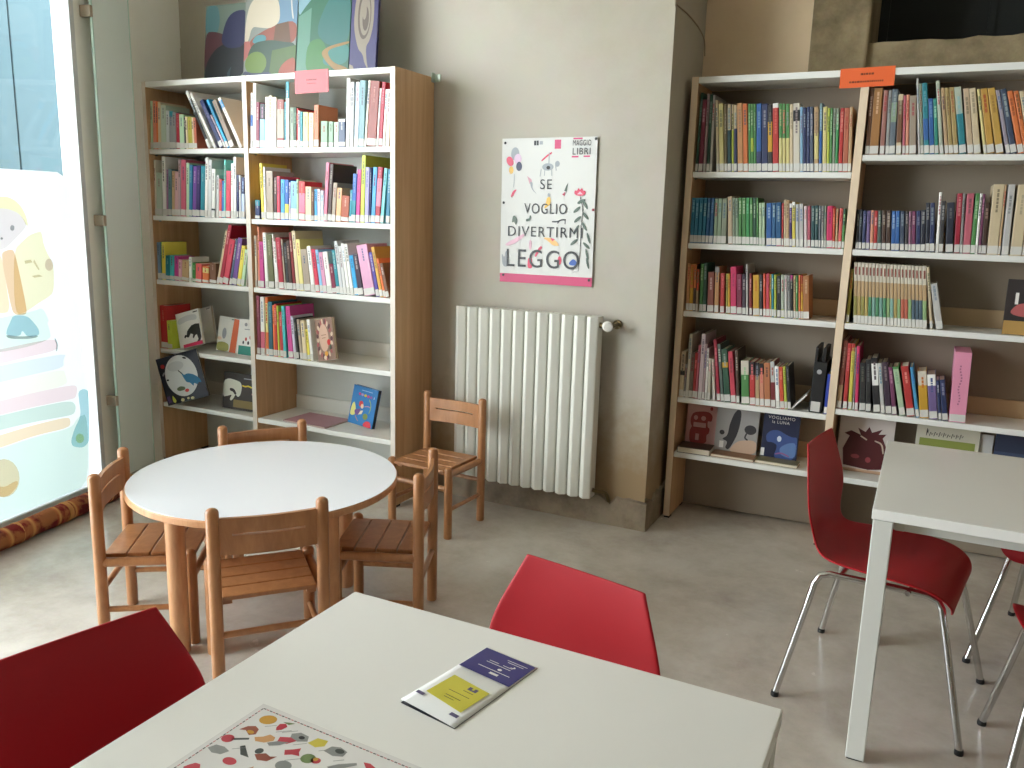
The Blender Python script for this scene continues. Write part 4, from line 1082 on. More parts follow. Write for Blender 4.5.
meat = [(C_('charcoal_cover', (52, 46, 46)), rect(0, 0, 1, 1)), (C_('meat_pink', (176, 92, 92)), [(.06, .36), (.2, .56), (.5, .60), (.9, .5), (1, .36), (.6, .30)]), (C_('mustard_foot', (176, 140, 80)), rect(0, 0, 1, .25)), (PAPER, rect(.16, .55, .22, .76)), (GREYP, ell(.6, .74, .2, .08))]
face_book('hardback_book', 'dark cookbook-like book with pink picture and mustard base, third shelf of alcove bookcase', 'book', .30, 3.965, RZ['4'], .20, .225, .016, C_('charcoal_cover', (52, 46, 46)), C_('charcoal_cover', (52, 46, 46)), meat, back=.12)
# loose pieces on the fourth shelf
za = RZ['5']
o = face_book('paperback_book', 'thin white book fallen slantwise against the black binder, fourth shelf', 'book', -.500, 3.96, za, .0065, .100, .17, PAPER, PAPER, [], roll=.70)
mb = MB(); mb.box(0, .056, 0, .21, 0, .235, 0, .002).box(.0, .012, .0, .20, .235, .30, 0, .001).box(.030, .044, .02, .20, .235, .296, 0, .001)
bnd = mb.build('ring_binder', C_('black_card', (30, 30, 30)))
MB().box(.006, .046, -.0012, 0, .006, .052).build('spine_label', LABEL, bnd)
dk = MB(); dk.tube([(.026, 0, .19), (.026, -.0025, .19)], [.011, .010], 0, 20); dk.build('round_sticker', C_('sticker_grey', (186, 186, 186)), bnd, smooth=40)
bnd.matrix_world = Matrix.Translation((-.4185, RYF + .012, za + .056*math.sin(.02) + .0006)) @ Matrix.Rotation(.02, 4, 'Y')
tag(bnd, 'tall black binder with torn flaps and a round sticker on its spine', 'binder')
face_book('paperback_book', 'royal blue book upright between the black binder and the divider', 'book', -.3535, 3.955, za, .0125, .185, .15, C_('royal_blue_book', (38, 64, 160)), C_('royal_blue_book', (38, 64, 160)), [(PAPER, rect(0, .02, 1, .18))])
mf = MB(); mf.box(0, .063, 0, .20, 0, .30, 0, .0015)
pbx = mf.build('magazine_file', C_('pink_card', (222, 146, 172)))
MB().box(.001, .062, -.0012, 0, .004, .034).build('spine_label', LABEL, pbx)
sb = MB(); r = random.Random(4)
for k in range(14): sb.box(.026 + .004*math.sin(k*.9), .032 + .004*math.sin(k*.9), -.0006, -.0002, .075 + k*.0125, .082 + k*.0125)
sb.build('handwriting', C_('pencil_mauve', (170, 104, 130)), pbx)
pbx.location = (.150, RYF + .012, RZ['5r'] + .0004); pbx.rotation_euler = (0, -.03, 0); pbx.location.z += .0
tag(pbx, 'tall pink magazine file with handwriting down its spine, fourth shelf', 'magazine file')

# ------------------------------------------------------------------ canvases on top of the window bookcase
def canvas(label, x, y, w, h, base, art, back, yaw=0.0):
    o = MB().box(0, w, 0, .018, 0, h, 0, .002).build('painted_canvas', [base])
    ab = MB(); ms = []; print_on(ab, art, ms, w, h); ab.build('painted_picture', ms, o, normals=False)
    R = Matrix.Rotation(yaw, 4, 'Z') @ Matrix.Rotation(-back, 4, 'X')
    o.matrix_world = Matrix.Translation((x, y, 2.1255 + .018*math.sin(back))) @ R
    return tag(o, label, 'painting')
K = lambda n, c: mat('paint_' + n, tuple(int(v*.78) for v in c), .4)
canvas('dark canvas of a deep blue mound under a grey-green sky', -3.612, 3.50, .285, .395, K('grey_green', (128, 146, 132)),
       [(K('grey_green', (128, 146, 132)), rect(0, 0, 1, 1)), (K('sky_teal', (96, 146, 152)), [(0, .62), (.30, .62), (.36, .80), (.30, 1), (0, 1)]), (K('wine', (96, 48, 56)), [(0, .0), (0, .66), (.24, .66), (.52, .60), (.6, .3), (.5, 0)]), (K('night', (22, 30, 36)), [(0, 0), (.04, .24), (.24, .42), (.50, .50), (1, .56), (1, 0)]), (K('indigo', (34, 40, 92)), [(.40, .50), (.44, .66), (.52, .80), (.64, .88), (.80, .91), (1, .90), (1, .44), (.6, .42)]), (K('spray', (60, 84, 92)), [(.56, .10), (.62, .16), (.68, .20), (.64, .12), (.64, .02), (.60, .02)])], .10, .02)
canvas('canvas of a glowing cream tree over green and red hills', -3.318, 3.485, .345, .455, K('haze', (160, 166, 158)),
       [(K('haze', (160, 166, 158)), rect(0, 0, 1, 1)), (K('sky_blue', (126, 166, 196)), [(.62, .58), (1, .56), (1, .92), (.66, .94)]), (K('brick', (170, 90, 70)), [(.10, .44), (.5, .56), (1, .62), (1, .34), (.1, .30)]), (K('umber', (120, 84, 54)), [(.56, .36), (.60, .58), (.84, .60), (.9, .36)]), (K('cream_glow', (244, 232, 204)), [(.0, .40), (.02, .66), (.08, .82), (.20, .90), (.38, .92), (.56, .90), (.66, .80), (.68, .60), (.5, .54), (.30, .56), (.14, .58), (.08, .42)]), (K('rose', (206, 120, 110)), [(0, .20), (0, .42), (.10, .42), (.16, .30)]), (K('lake', (92, 164, 172)), [(.14, .40), (.22, .48), (.40, .48), (.44, .42), (.3, .38)]), (K('forest', (58, 92, 72)), [(.06, .26), (.18, .40), (.50, .42), (.8, .38), (1, .36), (1, .10), (.5, .0), (.1, .0)]), (K('meadow', (92, 122, 58)), [(.5, .02), (.55, .30), (1, .34), (1, .02)]), (K('lime', (124, 156, 66)), ell(.24, .17, .21, .13)), (K('plum', (84, 90, 116)), [(0, 0), (0, .10), (.2, .06), (.55, .07), (.55, 0)]), (K('rust', (186, 84, 50)), [(.68, 0), (.70, .10), (.82, .18), (1, .22), (1, 0)]), (K('spark', (236, 236, 226)), line([(.88, .84), (.90, .72), (.93, .62)], .025))], .10, 0)
canvas('green canvas of a valley with a winding ochre road', -2.968, 3.485, .325, .455, K('deep_green', (36, 116, 84)),
       [(K('deep_green', (36, 116, 84)), rect(0, 0, 1, 1)), (K('pale_blue', (150, 196, 210)), [(0, .62), (.14, .74), (.34, .86), (.56, .82), (1, .86), (1, 1), (0, 1)]), (K('teal_hill', (42, 122, 116)), [(.34, .46), (.60, .84), (1, .84), (1, .30), (.6, .30)]), (K('pale_stripe', (104, 164, 140)), [(0, .04), (.02, .64), (.26, .72), (.24, .04)]), (K('grass', (62, 138, 62)), [(.18, .02), (.20, .36), (.5, .40), (.7, .06), (.6, 0)]), (K('pool', (52, 140, 130)), [(.5, .12), (.56, .26), (.8, .30), (1, .30), (1, .12), (.7, .08)]), (K('ochre', (172, 134, 66)), [(.46, .24), (.62, .30), (1, .34), (1, .31), (.64, .27), (.60, .22), (.72, .12), (1, .06), (1, .0), (.84, 0), (.6, .12)]), (K('rust', (186, 84, 50)), [(0, 0), (0, .06), (.2, .05), (.5, 0)])], .10, 0)
shell = [(K('violet', (64, 58, 120)), rect(0, 0, 1, 1)), (K('stone', (168, 156, 136)), [(.10, .50), (.14, .80), (.30, 1), (.66, 1), (.84, .82), (.86, .52), (.74, .34), (.60, .28), (.66, .12), (.74, .02), (.58, .10), (.50, .20), (.30, .26)]), (K('bark', (104, 90, 78)), ell(.50, .62, .25, .26, 30)), (K('stone', (168, 156, 136)), ell(.52, .62, .20, .22, 30)), (K('bark', (104, 90, 78)), ell(.55, .58, .12, .13, 24)), (K('stone', (168, 156, 136)), ell(.50, .66, .08, .09, 20)), (K('stone', (168, 156, 136)), [(0, 0), (0, .10), (.14, .08), (.24, 0)])]
canvas('narrow violet canvas of a grey spiral shell, at the end of the row', -2.634, 3.48, .155, .43, K('violet', (64, 58, 120)), shell, .10, 0)
def shelf_sign(label, x, y, z, w, h, c, tilt, rows):
    mb = MB().box(0, w, -.0015, 0, 0, h); ms = [C_('sign_%d' % c[1], c)]
    o = mb.build('shelf_sign', ms); sb = MB(); r = random.Random(c[2])
    for v, u0, u1, hh in rows:
        u = u0
        while u < u1:
            l = min(r.uniform(.02, .05), u1 - u); sb.box(u*w, (u + l)*w, -.0022, -.0015, v*h, (v + hh)*h); u += l + .012
    sb.build('printed_lines', C_('sign_ink_%d' % c[1], tuple(int(q*.55) for q in c)), o)
    o.location = (x, y, z); o.rotation_euler = (0, tilt, 0)
    return tag(o, label, 'sign')
shelf_sign('salmon pink paper sign taped to the top of the window bookcase', -2.868, LYF - .001, 2.024, .205, .105, (206, 84, 88), -.01, [(.55, .35, .65, .05), (.40, .38, .62, .03)])
shelf_sign('bright orange paper sign taped to the top of the alcove bookcase', -.424, RYF - .001, 2.036, .212, .078, (232, 104, 52), -.02, [(.62, .38, .62, .10), (.24, .18, .80, .09)])

# ------------------------------------------------------------------ poster on the radiator wall
PW, PH = .49, .682
po = MB(); n = 1
for k in range(n):
    a, b = PW*k/n, PW*(k + 1)/n; f = lambda q: -.0015
    po.poly([(a, f(a), 0), (b, f(b), 0), (b, f(b), PH), (a, f(a), PH)])
    po.poly([(a, f(a) + .0006, 0), (a, f(a) + .0006, PH), (b, f(b) + .0006, PH), (b, f(b) + .0006, 0)])
poster = po.build('poster', C_('poster_paper', (206, 206, 200), .45), normals=False)
poster.location = (-1.898, Y_WALL - .0008, 1.149); poster.rotation_euler = (0, -.006, -.016)
tag(poster, 'white paper poster with hand-drawn lettering pinned above the radiator', 'poster')
PINK = C_('poster_pink', (196, 56, 104)); BLK = C_('poster_black', (34, 34, 36)); GRN = C_('poster_green', (74, 92, 78)); GRY = C_('poster_grey', (150, 156, 160))
art = [(PINK, rect(0, 0, 1, .062)), (PINK, rect(.565, .925, .63, .985)), (BLK, rect(.345, .95, .37, .982)), (BLK, rect(.374, .95, .395, .982)), (GRY, rect(.405, .955, .44, .978)), (PINK, rect(.755, .985, .85, .995)), (PINK, rect(.745, .866, .815, .876)), (PINK, rect(.865, .868, .93, .878)),
       (GRY, ell(.145, .895, .045, .045)), (C_('poster_lilac', (206, 176, 200)), ell(.175, .86, .04, .035)), (C_('poster_red', (206, 60, 90)), ell(.09, .845, .042, .03, 22, -.5)), (C_('poster_yellow', (222, 176, 70)), ell(.105, .785, .025, .026)), (C_('poster_navy', (30, 40, 74)), ell(.19, .81, .032, .032, 22, .6)), (GRY, line([(.14, .76), (.14, .71), (.135, .665)], .006)),
       (C_('poster_red', (206, 60, 90)), [(.10, .60), (.13, .645), (.175, .655), (.15, .63), (.13, .60)]), (GRN, [(.12, .59), (.13, .62), (.115, .60)]), (C_('poster_rose', (200, 150, 160)), [(.28, .745), (.33, .72), (.34, .69), (.31, .69)]), (GRY, [(.31, .71), (.345, .70), (.34, .66), (.40, .615), (.33, .655)]),
       (C_('poster_red', (206, 60, 90)), line([(.43, .845), (.50, .885), (.54, .90)], .012)), (GRY, line([(.51, .90), (.51, .80)], .01)), (GRY, ell(.50, .805, .06, .025)), (BLK, ell(.505, .80, .02, .012)), (GRY, line([(.43, .79), (.42, .74)], .008)), (GRY, line([(.47, .79), (.465, .745)], .008)), (GRY, line([(.54, .79), (.545, .745)], .008)), (GRY, line([(.58, .82), (.59, .78)], .01)), (GRY, ell(.60, .825, .025, .02)),
       (GRN, [(.68, .645), (.70, .68), (.72, .70), (.705, .64)]), (C_('poster_red', (206, 60, 90)), [(.66, .62), (.69, .64), (.685, .61)]), (GRY, ell(.52, .615, .013, .015)), (C_('poster_yellow', (222, 176, 70)), [(.50, .60), (.535, .605), (.545, .56), (.50, .53), (.47, .52), (.49, .56)]),
       (GRN, [(.12, .42), (.14, .48), (.19, .45), (.17, .40), (.15, .43)]), (GRN, line([(.28, .44), (.32, .445), (.33, .475)], .02)), (BLK, line([(.56, .435), (.62, .435), (.66, .45), (.71, .45)], .01)), (BLK, line([(.64, .44), (.62, .425)], .008)), (BLK, line([(.70, .45), (.70, .42)], .008)),
       (C_('poster_rose', (214, 170, 186)), [(.05, .27), (.16, .31), (.26, .35), (.27, .33), (.18, .28), (.08, .255)]), (C_('poster_tan', (216, 170, 100)), [(.46, .325), (.55, .325), (.62, .30), (.65, .27), (.58, .27), (.53, .30)]), (C_('poster_red', (206, 60, 90)), [(.55, .325), (.60, .315), (.57, .30)]),
       (GRY, [(.03, .11), (.015, .21), (.05, .17), (.06, .22), (.09, .22), (.10, .11)]), (C_('poster_red', (206, 60, 90)), [(.31, .105), (.31, .17), (.34, .19), (.36, .17), (.365, .105)]), (C_('poster_rose', (214, 170, 186)), ell(.335, .27, .015, .035)), (C_('poster_red', (206, 60, 90)), line([(.39, .19), (.43, .24), (.46, .26)], .022)), (C_('poster_red', (206, 60, 90)), ell(.655, .17, .02, .03)), (C_('poster_blue', (50, 90, 170)), [(.75, .155), (.80, .19), (.845, .16), (.84, .14), (.77, .14)]),
       (BLK, line([(.855, .10), (.87, .25), (.865, .40), (.885, .52), (.845, .615)], .007))]
for u, v, a in ((.80, .30, .5), (.93, .28, -.5), (.95, .33, -1.1), (.94, .22, -1.2), (.95, .16, -1.2), (.82, .385, .9), (.90, .41, -.8), (.83, .455, .5), (.91, .48, -.6), (.82, .52, .5), (.90, .555, -.8), (.86, .575, .3)): art.append((GRN, ell(u, v, .042, .012, 12, a)))
art += [(C_('poster_red', (206, 60, 90)), [(.785, .625), (.79, .65), (.815, .645), (.825, .668), (.845, .65), (.865, .668), (.875, .645), (.90, .648), (.90, .622), (.87, .612), (.82, .612)]), (C_('poster_rose', (232, 170, 186)), [(.815, .622), (.845, .642), (.875, .622)])]
pp = MB(); ms = []; print_on(pp, art, ms, PW, PH, y=-.0020, step=.00004); 
for m_, u, v in ((DARKINK, 0.035, .97), (DARKINK, .03, .56), (C_('pin_red', (140, 30, 50)), .985, .52), (DARKINK, .985, .985), (DARKINK, .04, .05), (DARKINK, .97, .045)):
    if m_ not in ms: ms.append(m_)
    pp.poly([(q[0]*PW, -.0046, q[1]*PH) for q in ell(u, v, .013, .0095, 12)], ms.index(m_))
pp.build('picture_print', ms, poster, normals=False)
lt = MB()
for body, u0, v0, u1, v1 in (('SE', .425, .655, .55, .722), ('VOGLIO', .26, .487, .715, .558), ('DIVERTIRMI', .085, .328, .885, .398), ('LEGGO', .075, .112, .86, .238), ('MAGGIO', .755, .943, .940, .980), ('LIBRI', .755, .885, .935, .928)):
    lt.text(body, Matrix.Translation((u0*PW, -.0046, v0*PH)) @ Matrix.Rotation(PI/2, 4, 'X'), (u1 - u0)*PW*(1), (v1 - v0)*PH)
lt.build('lettering', BLK, poster, normals=False)

# ------------------------------------------------------------------ radiator
rx0, rx1, rzb, rzt, ry = -2.088, -1.327, .15, 1.024, 3.585
rad = empty('radiator', ((rx0 + rx1)/2, 3.64, rzb)); off = -Vector(rad.location)
tag(rad, 'white twelve-column radiator hung low on the plastered wall', 'radiator')
def rput(o): o.data.transform(Matrix.Translation(off)); return o
for k in range(12):
    p = (rx1 - rx0)/12; a = rx0 + k*p + .0034; b = rx0 + (k + 1)*p - .0034
    prof = [(a, ry + .019), (a + .025, ry), (b - .003, ry + .016), (b, ry + .021), (b, ry + .082), (a, ry + .082)]
    mb = MB(); mb.prism(prof, 'z', rzb, rzt)
    bmesh.ops.bevel(mb.bm, geom=list(mb.bm.edges), offset=.0018, segments=2, affect='EDGES')
    rput(mb.build('column_section', RAD_WHITE, rad))
for z in (rzb + .05, rzt - .10): rput(MB().box(rx0 + .01, rx1 - .01, ry + .03, ry + .07, z, z + .05).build('manifold', mat('radiator_steel', (190, 188, 178), .5), rad))
vm = MB().tube([(rx1 - .002, 3.625, .985), (rx1 + .03, 3.625, .985)], .013, 0, 14).tube([(rx1 + .055, 3.625, .985), (rx1 + .055, Y_WALL - .002, .985)], .010, 0, 14).tube([(rx1 + .055, Y_WALL - .012, .985), (rx1 + .055, Y_WALL, .985)], .022, 0, 18)
v = rput(vm.build('valve', mat('old_brass', (120, 104, 74), .4, .8), rad, smooth=50))
rput(MB().tube([(rx1 + .028, 3.625, .985), (rx1 + .034, 3.618, .985), (rx1 + .046, 3.60, .984), (rx1 + .05, 3.592, .984)], [.016, .023, .024, .019], 0, 20).build('valve_knob', WHITE_MEL, v, smooth=40))
pm = MB()
for px in (rx0 + .10, rx1 - .10): pm.box(px - .012, px + .012, ry + .06, Y_WALL - .001, rzt - .13, rzt - .11).box(px - .012, px + .012, ry + .06, Y_WALL - .001, rzb + .10, rzb + .12)
rput(pm.build('wall_mount', mat('nickel', (150, 150, 146), .3, .9), rad))
rput(MB().tube([(rx1 - .002, 3.625, .19), (rx1 + .03, 3.64, .18), (rx1 + .05, 3.68, .17), (rx1 + .055, Y_WALL - .001, .115)], .010, 0, 12, smooth_path=2).build('return_pipe', mat('old_brass', (120, 104, 74), .4, .8), rad, smooth=50))

# ------------------------------------------------------------------ round children's table
TX, TY, TZ, TR = -2.03, 2.18, .540, .463
rt = empty('round_table', (TX, TY, 0)); tag(rt, 'low round table with white laminate top and four thick beech legs', 'table')
tb = MB(); tb.disc(0, 0, TZ - .026, TZ - .0012, TR, 0, 96, .004).build('table_edge', TABLEWOOD, rt, smooth=40)
MB().disc(0, 0, TZ - .0012, TZ, TR - .004, 0, 96).build('tabletop', ROUND_TOP, rt, smooth=40)
for k in range(4):
    a = math.radians(-103 + 90*k); lx, ly = .352*math.cos(a), .352*math.sin(a)
    lg = MB().post(lx, ly, 0, TZ - .0265, .0315, 0, 20, False).build('leg', TABLEWOOD, rt, smooth=50)
ap = MB()
for k in range(4):
    a = math.radians(-103 + 90*k); b = a + PI/2
    ap.tube([(.345*math.cos(a + (b - a)*t), .345*math.sin(a + (b - a)*t), TZ - .050) for t in (.1, .3, .5, .7, .9)], .016, 0, 4)
ap.build('apron', TABLEWOOD, rt)

# ------------------------------------------------------------------ children's wooden chairs (x right, y forward)
CW, CD, CH, CS, PR = .319, .287, .611, .325, .0195
def small_chair(label):
    root = empty('wooden_chair'); tag(root, label, 'chair', None)
    x, yb, yf = CW/2, -CD/2, CD/2
    for s in (-1, 1):
        MB().post(s*x, yb, 0, CH, PR, 0, 16).build('back_leg', CHAIRWOOD, root, smooth=50)
        MB().post(s*x, yf, 0, CS + .016, PR, 0, 16).build('front_leg', CHAIRWOOD, root, smooth=50)
        st = MB().tube([(s*x, yb + .01, .135), (s*x, yf - .01, .135)], .010, 0, 12).build('side_stretcher', CHAIRWOOD, root, smooth=50)
        MB().tube([(s*x, yb + .01, CS - .022), (s*x, yf - .01, CS - .022)], .0155, 0, 12).build('seat_rail', CHAIRWOOD, root, smooth=50)
    MB().tube([(-x, yb, .205), (x, yb, .205)], .0105, 0, 12).build('rear_stretcher', CHAIRWOOD, root, smooth=50)
    MB().tube([(-x, yf, .235), (x, yf, .235)], .0125, 0, 12).build('front_stretcher', CHAIRWOOD, root, smooth=50)
    # backrest: wide slightly curved board with a slot
    bm_ = MB(); n = 12; z0, z1, za, zb_ = CH - .148, CH - .034, CH - .088, CH - .0815
    def col(t): # centre line offset
        return yb - .016*math.sin(PI*t) + .002
    def slab(t0, t1, za0, za1, k):
        for i in range(k):
            a, b = t0 + (t1 - t0)*i/k, t0 + (t1 - t0)*(i + 1)/k
            xa, xb = -x + .008 + (2*x - .016)*a, -x + .008 + (2*x - .016)*b
            P = [(xa, col(a) - .007, za0), (xb, col(b) - .007, za0), (xb, col(b) + .007, za0), (xa, col(a) + .007, za0), (xa, col(a) - .007, za1), (xb, col(b) - .007, za1), (xb, col(b) + .007, za1), (xa, col(a) + .007, za1)]
            v = [bm_.bm.verts.new(p) for p in P]
            for q in ((0,3,2,1),(4,5,6,7),(0,1,5,4),(2,3,7,6)): bm_.bm.faces.new([v[j] for j in q])
            if i == 0: bm_.bm.faces.new([v[j] for j in (3,0,4,7)])
            if i == k - 1: bm_.bm.faces.new([v[j] for j in (1,2,6,5)])
    slab(0, 1, z0, za, n); slab(0, 1, zb_, z1, n); slab(0, .15, za, zb_, 2); slab(.85, 1, za, zb_, 2)
    bm_.build('backrest', CHAIRWOOD, root, smooth=40)
    # slatted seat: four boards on two battens
    w = (CD + .012)/4
    for k in range(4):
        y0 = yb + .004 + k*w
        MB().box(-x + .020, x - .020, y0 + .0022, y0 + w - .0022, CS - .014, CS, 0, .003).build('seat_slat', CHAIRWOOD, root)
    bt = MB()
    for s in (-1, 1): bt.box(s*(x - .034) - .014, s*(x - .034) + .014, yb + .02, yf - .01, CS - .030, CS - .0145)
    bt.build('seat_batten', CHAIRWOOD, root)
    return root
chair0 = small_chair('small wooden chair with its back to the big white table, before the round table')
CHAIRS = [(-1.797, 1.911, 139.2, None), (-2.330, 1.953, 35.2, 'small wooden chair on the window side of the round table, facing it'), (-1.655, 2.383, 203, 'small wooden chair tucked in on the radiator side of the round table'),
          (-2.262, 2.458, -36.3, 'small wooden chair behind the round table with only its backrest showing'), (-2.003, 3.305, -93, 'small wooden chair standing alone against the radiator and bookcase')]
for i, (x, y, a, l) in enumerate(CHAIRS):
    o = chair0 if i == 0 else copy_tree(chair0)
    o.location = (x, y, 0); o.rotation_euler = (0, 0, math.radians(a - 90)); o['group'] = 'small wooden chairs'
    if l: o['label'] = l

# ------------------------------------------------------------------ red shell chairs (x forward, y left)
PROF = [(.184, .376, .165, .0), (.189, .394, .194, .002), (.182, .416, .211, .004), (.156, .436, .224, .007), (.105, .448, .233, .012), (.03, .447, .236, .018), (-.03, .443, .232, .022), (-.10, .441, .222, .024), (-.160, .443, .208, .022), (-.200, .456, .184, .018), (-.224, .482, .160, .014), (-.236, .518, .154, .014),
        (-.242, .556, .178, .016), (-.247, .594, .199, .018), (-.252, .635, .204, .018), (-.259, .690, .185, .013), (-.267, .740, .162, .010), (-.274, .780, .144, .008), (-.277, .7935, .1378, .007), (-.2778, .7965, .1365, .007)]
def red_chair(label):
    root = empty('red_chair'); tag(root, label, 'chair')
    mb = MB(); NV = 24; rows = []
    for i, (px, pz, hw, cv) in enumerate(PROF):
        a = PROF[max(i-1, 0)]; b = PROF[min(i+1, len(PROF)-1)]
        t = Vector((b[0]-a[0], 0, b[1]-a[1])).normalized(); n = Vector((t.z, 0, -t.x))   # towards the sitter
        if n.x < 0 and n.z < 0: n = -n
        if i < 11 and n.z < 0: n = -n
        if i >= 11 and n.x < 0: n = -n
        row = []
        for k in range(NV + 1):
            v = -1 + 2*k/NV
            row.append(mb.bm.verts.new(Vector((px, hw*v, pz)) + n*cv*(abs(v)**2.4)))
        rows.append(row)
    for A, B in zip(rows, rows[1:]):
        for k in range(NV): mb.bm.faces.new((A[k], A[k+1], B[k+1], B[k]))
    sh_ = mb.build('seat_shell', RED_PLASTIC, root, smooth=180)
    so = sh_.modifiers.new('thickness', 'SOLIDIFY'); so.thickness = .0075; so.offset = 0
    ss = sh_.modifiers.new('round', 'SUBSURF'); ss.levels = 1; ss.render_levels = 2
    for s in (-1, 1):
        pts = [(-.262, s*.262, .012), (-.205, s*.225, .30), (-.190, s*.212, .385), (-.176, s*.204, .412), (-.150, s*.198, .4205), (.02, s*.180, .4225), (.120, s*.170, .4205), (.148, s*.172, .412), (.160, s*.176, .395), (.185, s*.190, .30), (.258, s*.236, .012)]
        MB().tube(pts, .0105, 0, 14).build('leg_frame', CHROME, root, smooth=60)
        for fx, fy in ((-.2625, s*.2625), (.2585, s*.2365)):
            MB().tube([(fx, fy, 0), (fx, fy, .006), (fx*.998, fy*.998, .016)], [.0122, .0128, .0115], 0, 14).build('foot_glide', BLACK_RUB, root, smooth=50)
    cb = MB()
    for q in (-.12, .07): cb.tube([(q, -.196, .4205), (q, .196, .4205)], .008, 0, 10)
    cb.build('cross_bar', CHROME, root, smooth=60)
    return root
red0 = red_chair('red plastic chair with chrome legs, side-on at the end of the long desk')
REDS = [(.014, 2.765, -9, None), (-.588, 1.160, -102, 'red chair at the far edge of the big table, backrest facing the radiator'), (-.889, .729, -14, 'red chair on the window side of the big table, only its backrest visible'),
        (.585, 3.24, -112, 'red chair behind the long desk, its seat showing under the desktop'), (.548, 2.445, 93, 'red chair drawn up to the camera side of the long desk')]
for i, (x, y, a, l) in enumerate(REDS):
    o = red0 if i == 0 else copy_tree(red0)
    o.location = (x, y, 0); o.rotation_euler = (0, 0, math.radians(a)); o['group'] = 'red plastic chairs'
    if l: o['label'] = l

# ------------------------------------------------------------------ white tables
def white_table(label, x0, x1, y0, y1, yaw, pivot):
    root = empty('white_table', (pivot[0], pivot[1], 0), yaw); tag(root, label, 'table')
    px, py = pivot
    a, b, c, d = x0 - px, x1 - px, y0 - py, y1 - py
    top = MB().box(a, b, c, d, .711, .740, 0, .0022).build('tabletop', WHITE_TOP, root)
    for lx in (a + .004, b - .054):
        for ly in (c + .004, d - .054):
            l = MB().box(lx, lx + .05, ly, ly + .05, .004, .7095, 0, .003).build('leg', TABLE_METAL, root)
            MB().box(lx + .004, lx + .046, ly + .004, ly + .046, 0, .004).build('foot_pad', BLACK_RUB, l)
    for y_ in (c + .058, d - .082): MB().box(a + .055, b - .055, y_, y_ + .024, .672, .7095, 0, .002).build('apron', TABLE_METAL, root)
    for x_ in (a + .058, b - .082): MB().box(x_, x_ + .024, c + .055, d - .055, .672, .7095, 0, .002).build('apron', TABLE_METAL, root)
    return root
white_table('long white desk in front of the alcove bookcase with nothing on it', -.061, 1.54, 2.310, 3.113, 0, (-.061, 2.310))
white_table('big white table with a folded leaflet and an illustrated sheet on top', -.936, -.124, .040, 1.241, math.radians(-.6), (-.936, 1.241))

# ------------------------------------------------------------------ leaflet and game sheet on the big table
ZT = .7402
lf = empty('leaflet', (-.644, .964, ZT)); lf.rotation_euler = (0, 0, math.radians(-10))
tag(lf, 'folded paper leaflet with a blue block and a yellow note printed on it', 'leaflet')
LW, LL = .106, .212
mb = MB().box(0, LW, 0, LL, .0002, .0010)
mb.build('back_sheet', C_('black_backed_sheet', (34, 34, 42)), lf)
mb = MB(); n = 10
for k in range(n):
    u0, u1 = LW*k/n, LW*(k + 1)/n; hz = lambda u: .0018 + .0050*max(0, 1 - u/LW)**.7*1.0
    v = []
    for u in (u0, u1):
        for y_, s in ((0, 1.0), (LL*.5, .35), (LL, .10)): v.append(mb.bm.verts.new((u, y_, .0016 + (hz(u) - .0016)*s)))
    for i in range(2): mb.bm.faces.new((v[i], v[i+3], v[i+4], v[i+1]))
bmesh.ops.remove_doubles(mb.bm, verts=mb.bm.verts, dist=1e-6)
fs_ = mb.build('front_sheet', C_('leaflet_white', (234, 234, 230), .4), lf, smooth=30)
so = fs_.modifiers.new('thickness', 'SOLIDIFY'); so.thickness = .0005
BLU, YEL, PUR = C_('leaflet_blue', (58, 54, 120)), C_('note_yellow', (214, 204, 70)), C_('clip_purple', (104, 96, 130))
def hz2(u, v):
    a = .0018 + .0050*max(0, 1 - u)**.7; s = 1 - 1.3*v if v < .5 else .35 - .5*(v - .5)
    return .0016 + (a - .0016)*s + .0010
art = [(BLU, rect(.02, .635, .985, .985)), (PAPER, rect(.52, .93, .90, .937)), (PAPER, rect(.56, .905, .86, .912)), (PAPER, ell(.72, .868, .045, .014, 14)), (BLU, ell(.70, .872, .03, .010, 14)), (PAPER, rect(.30, .842, .48, .849)), (PAPER, rect(.56, .842, .74, .849)), (PAPER, rect(.28, .815, .74, .822)), (PAPER, ell(.60, .775, .04, .015, 14)), (PAPER, rect(.24, .735, .84, .743)), (PAPER, rect(.52, .685, .68, .712)),
       (YEL, [(.14, .19), (.16, .50), (.88, .47), (.86, .15)]), (PUR, rect(.04, .13, .18, .165)), (PUR, rect(.76, .08, .90, .115)), (PUR, rect(.56, .41, .62, .445)), (PUR, rect(.66, .41, .72, .445)), (PUR, rect(.56, .402, .72, .418)), (INK, rect(.54, .372, .72, .377)), (INK, rect(.36, .316, .74, .321)), (INK, rect(.40, .254, .68, .259)), (INK, rect(.42, .226, .60, .231))]
ab = MB(); ms = []
for i, (c, pts) in enumerate(art):
    if c not in ms: ms.append(c)
    # lay the print on the gently raised sheet, strip by strip
    ab.poly([(u*LW, v*LL, hz2(u, v) + .00006*i) for u, v in pts], ms.index(c))
ab.build('picture_print', ms, lf, normals=False)

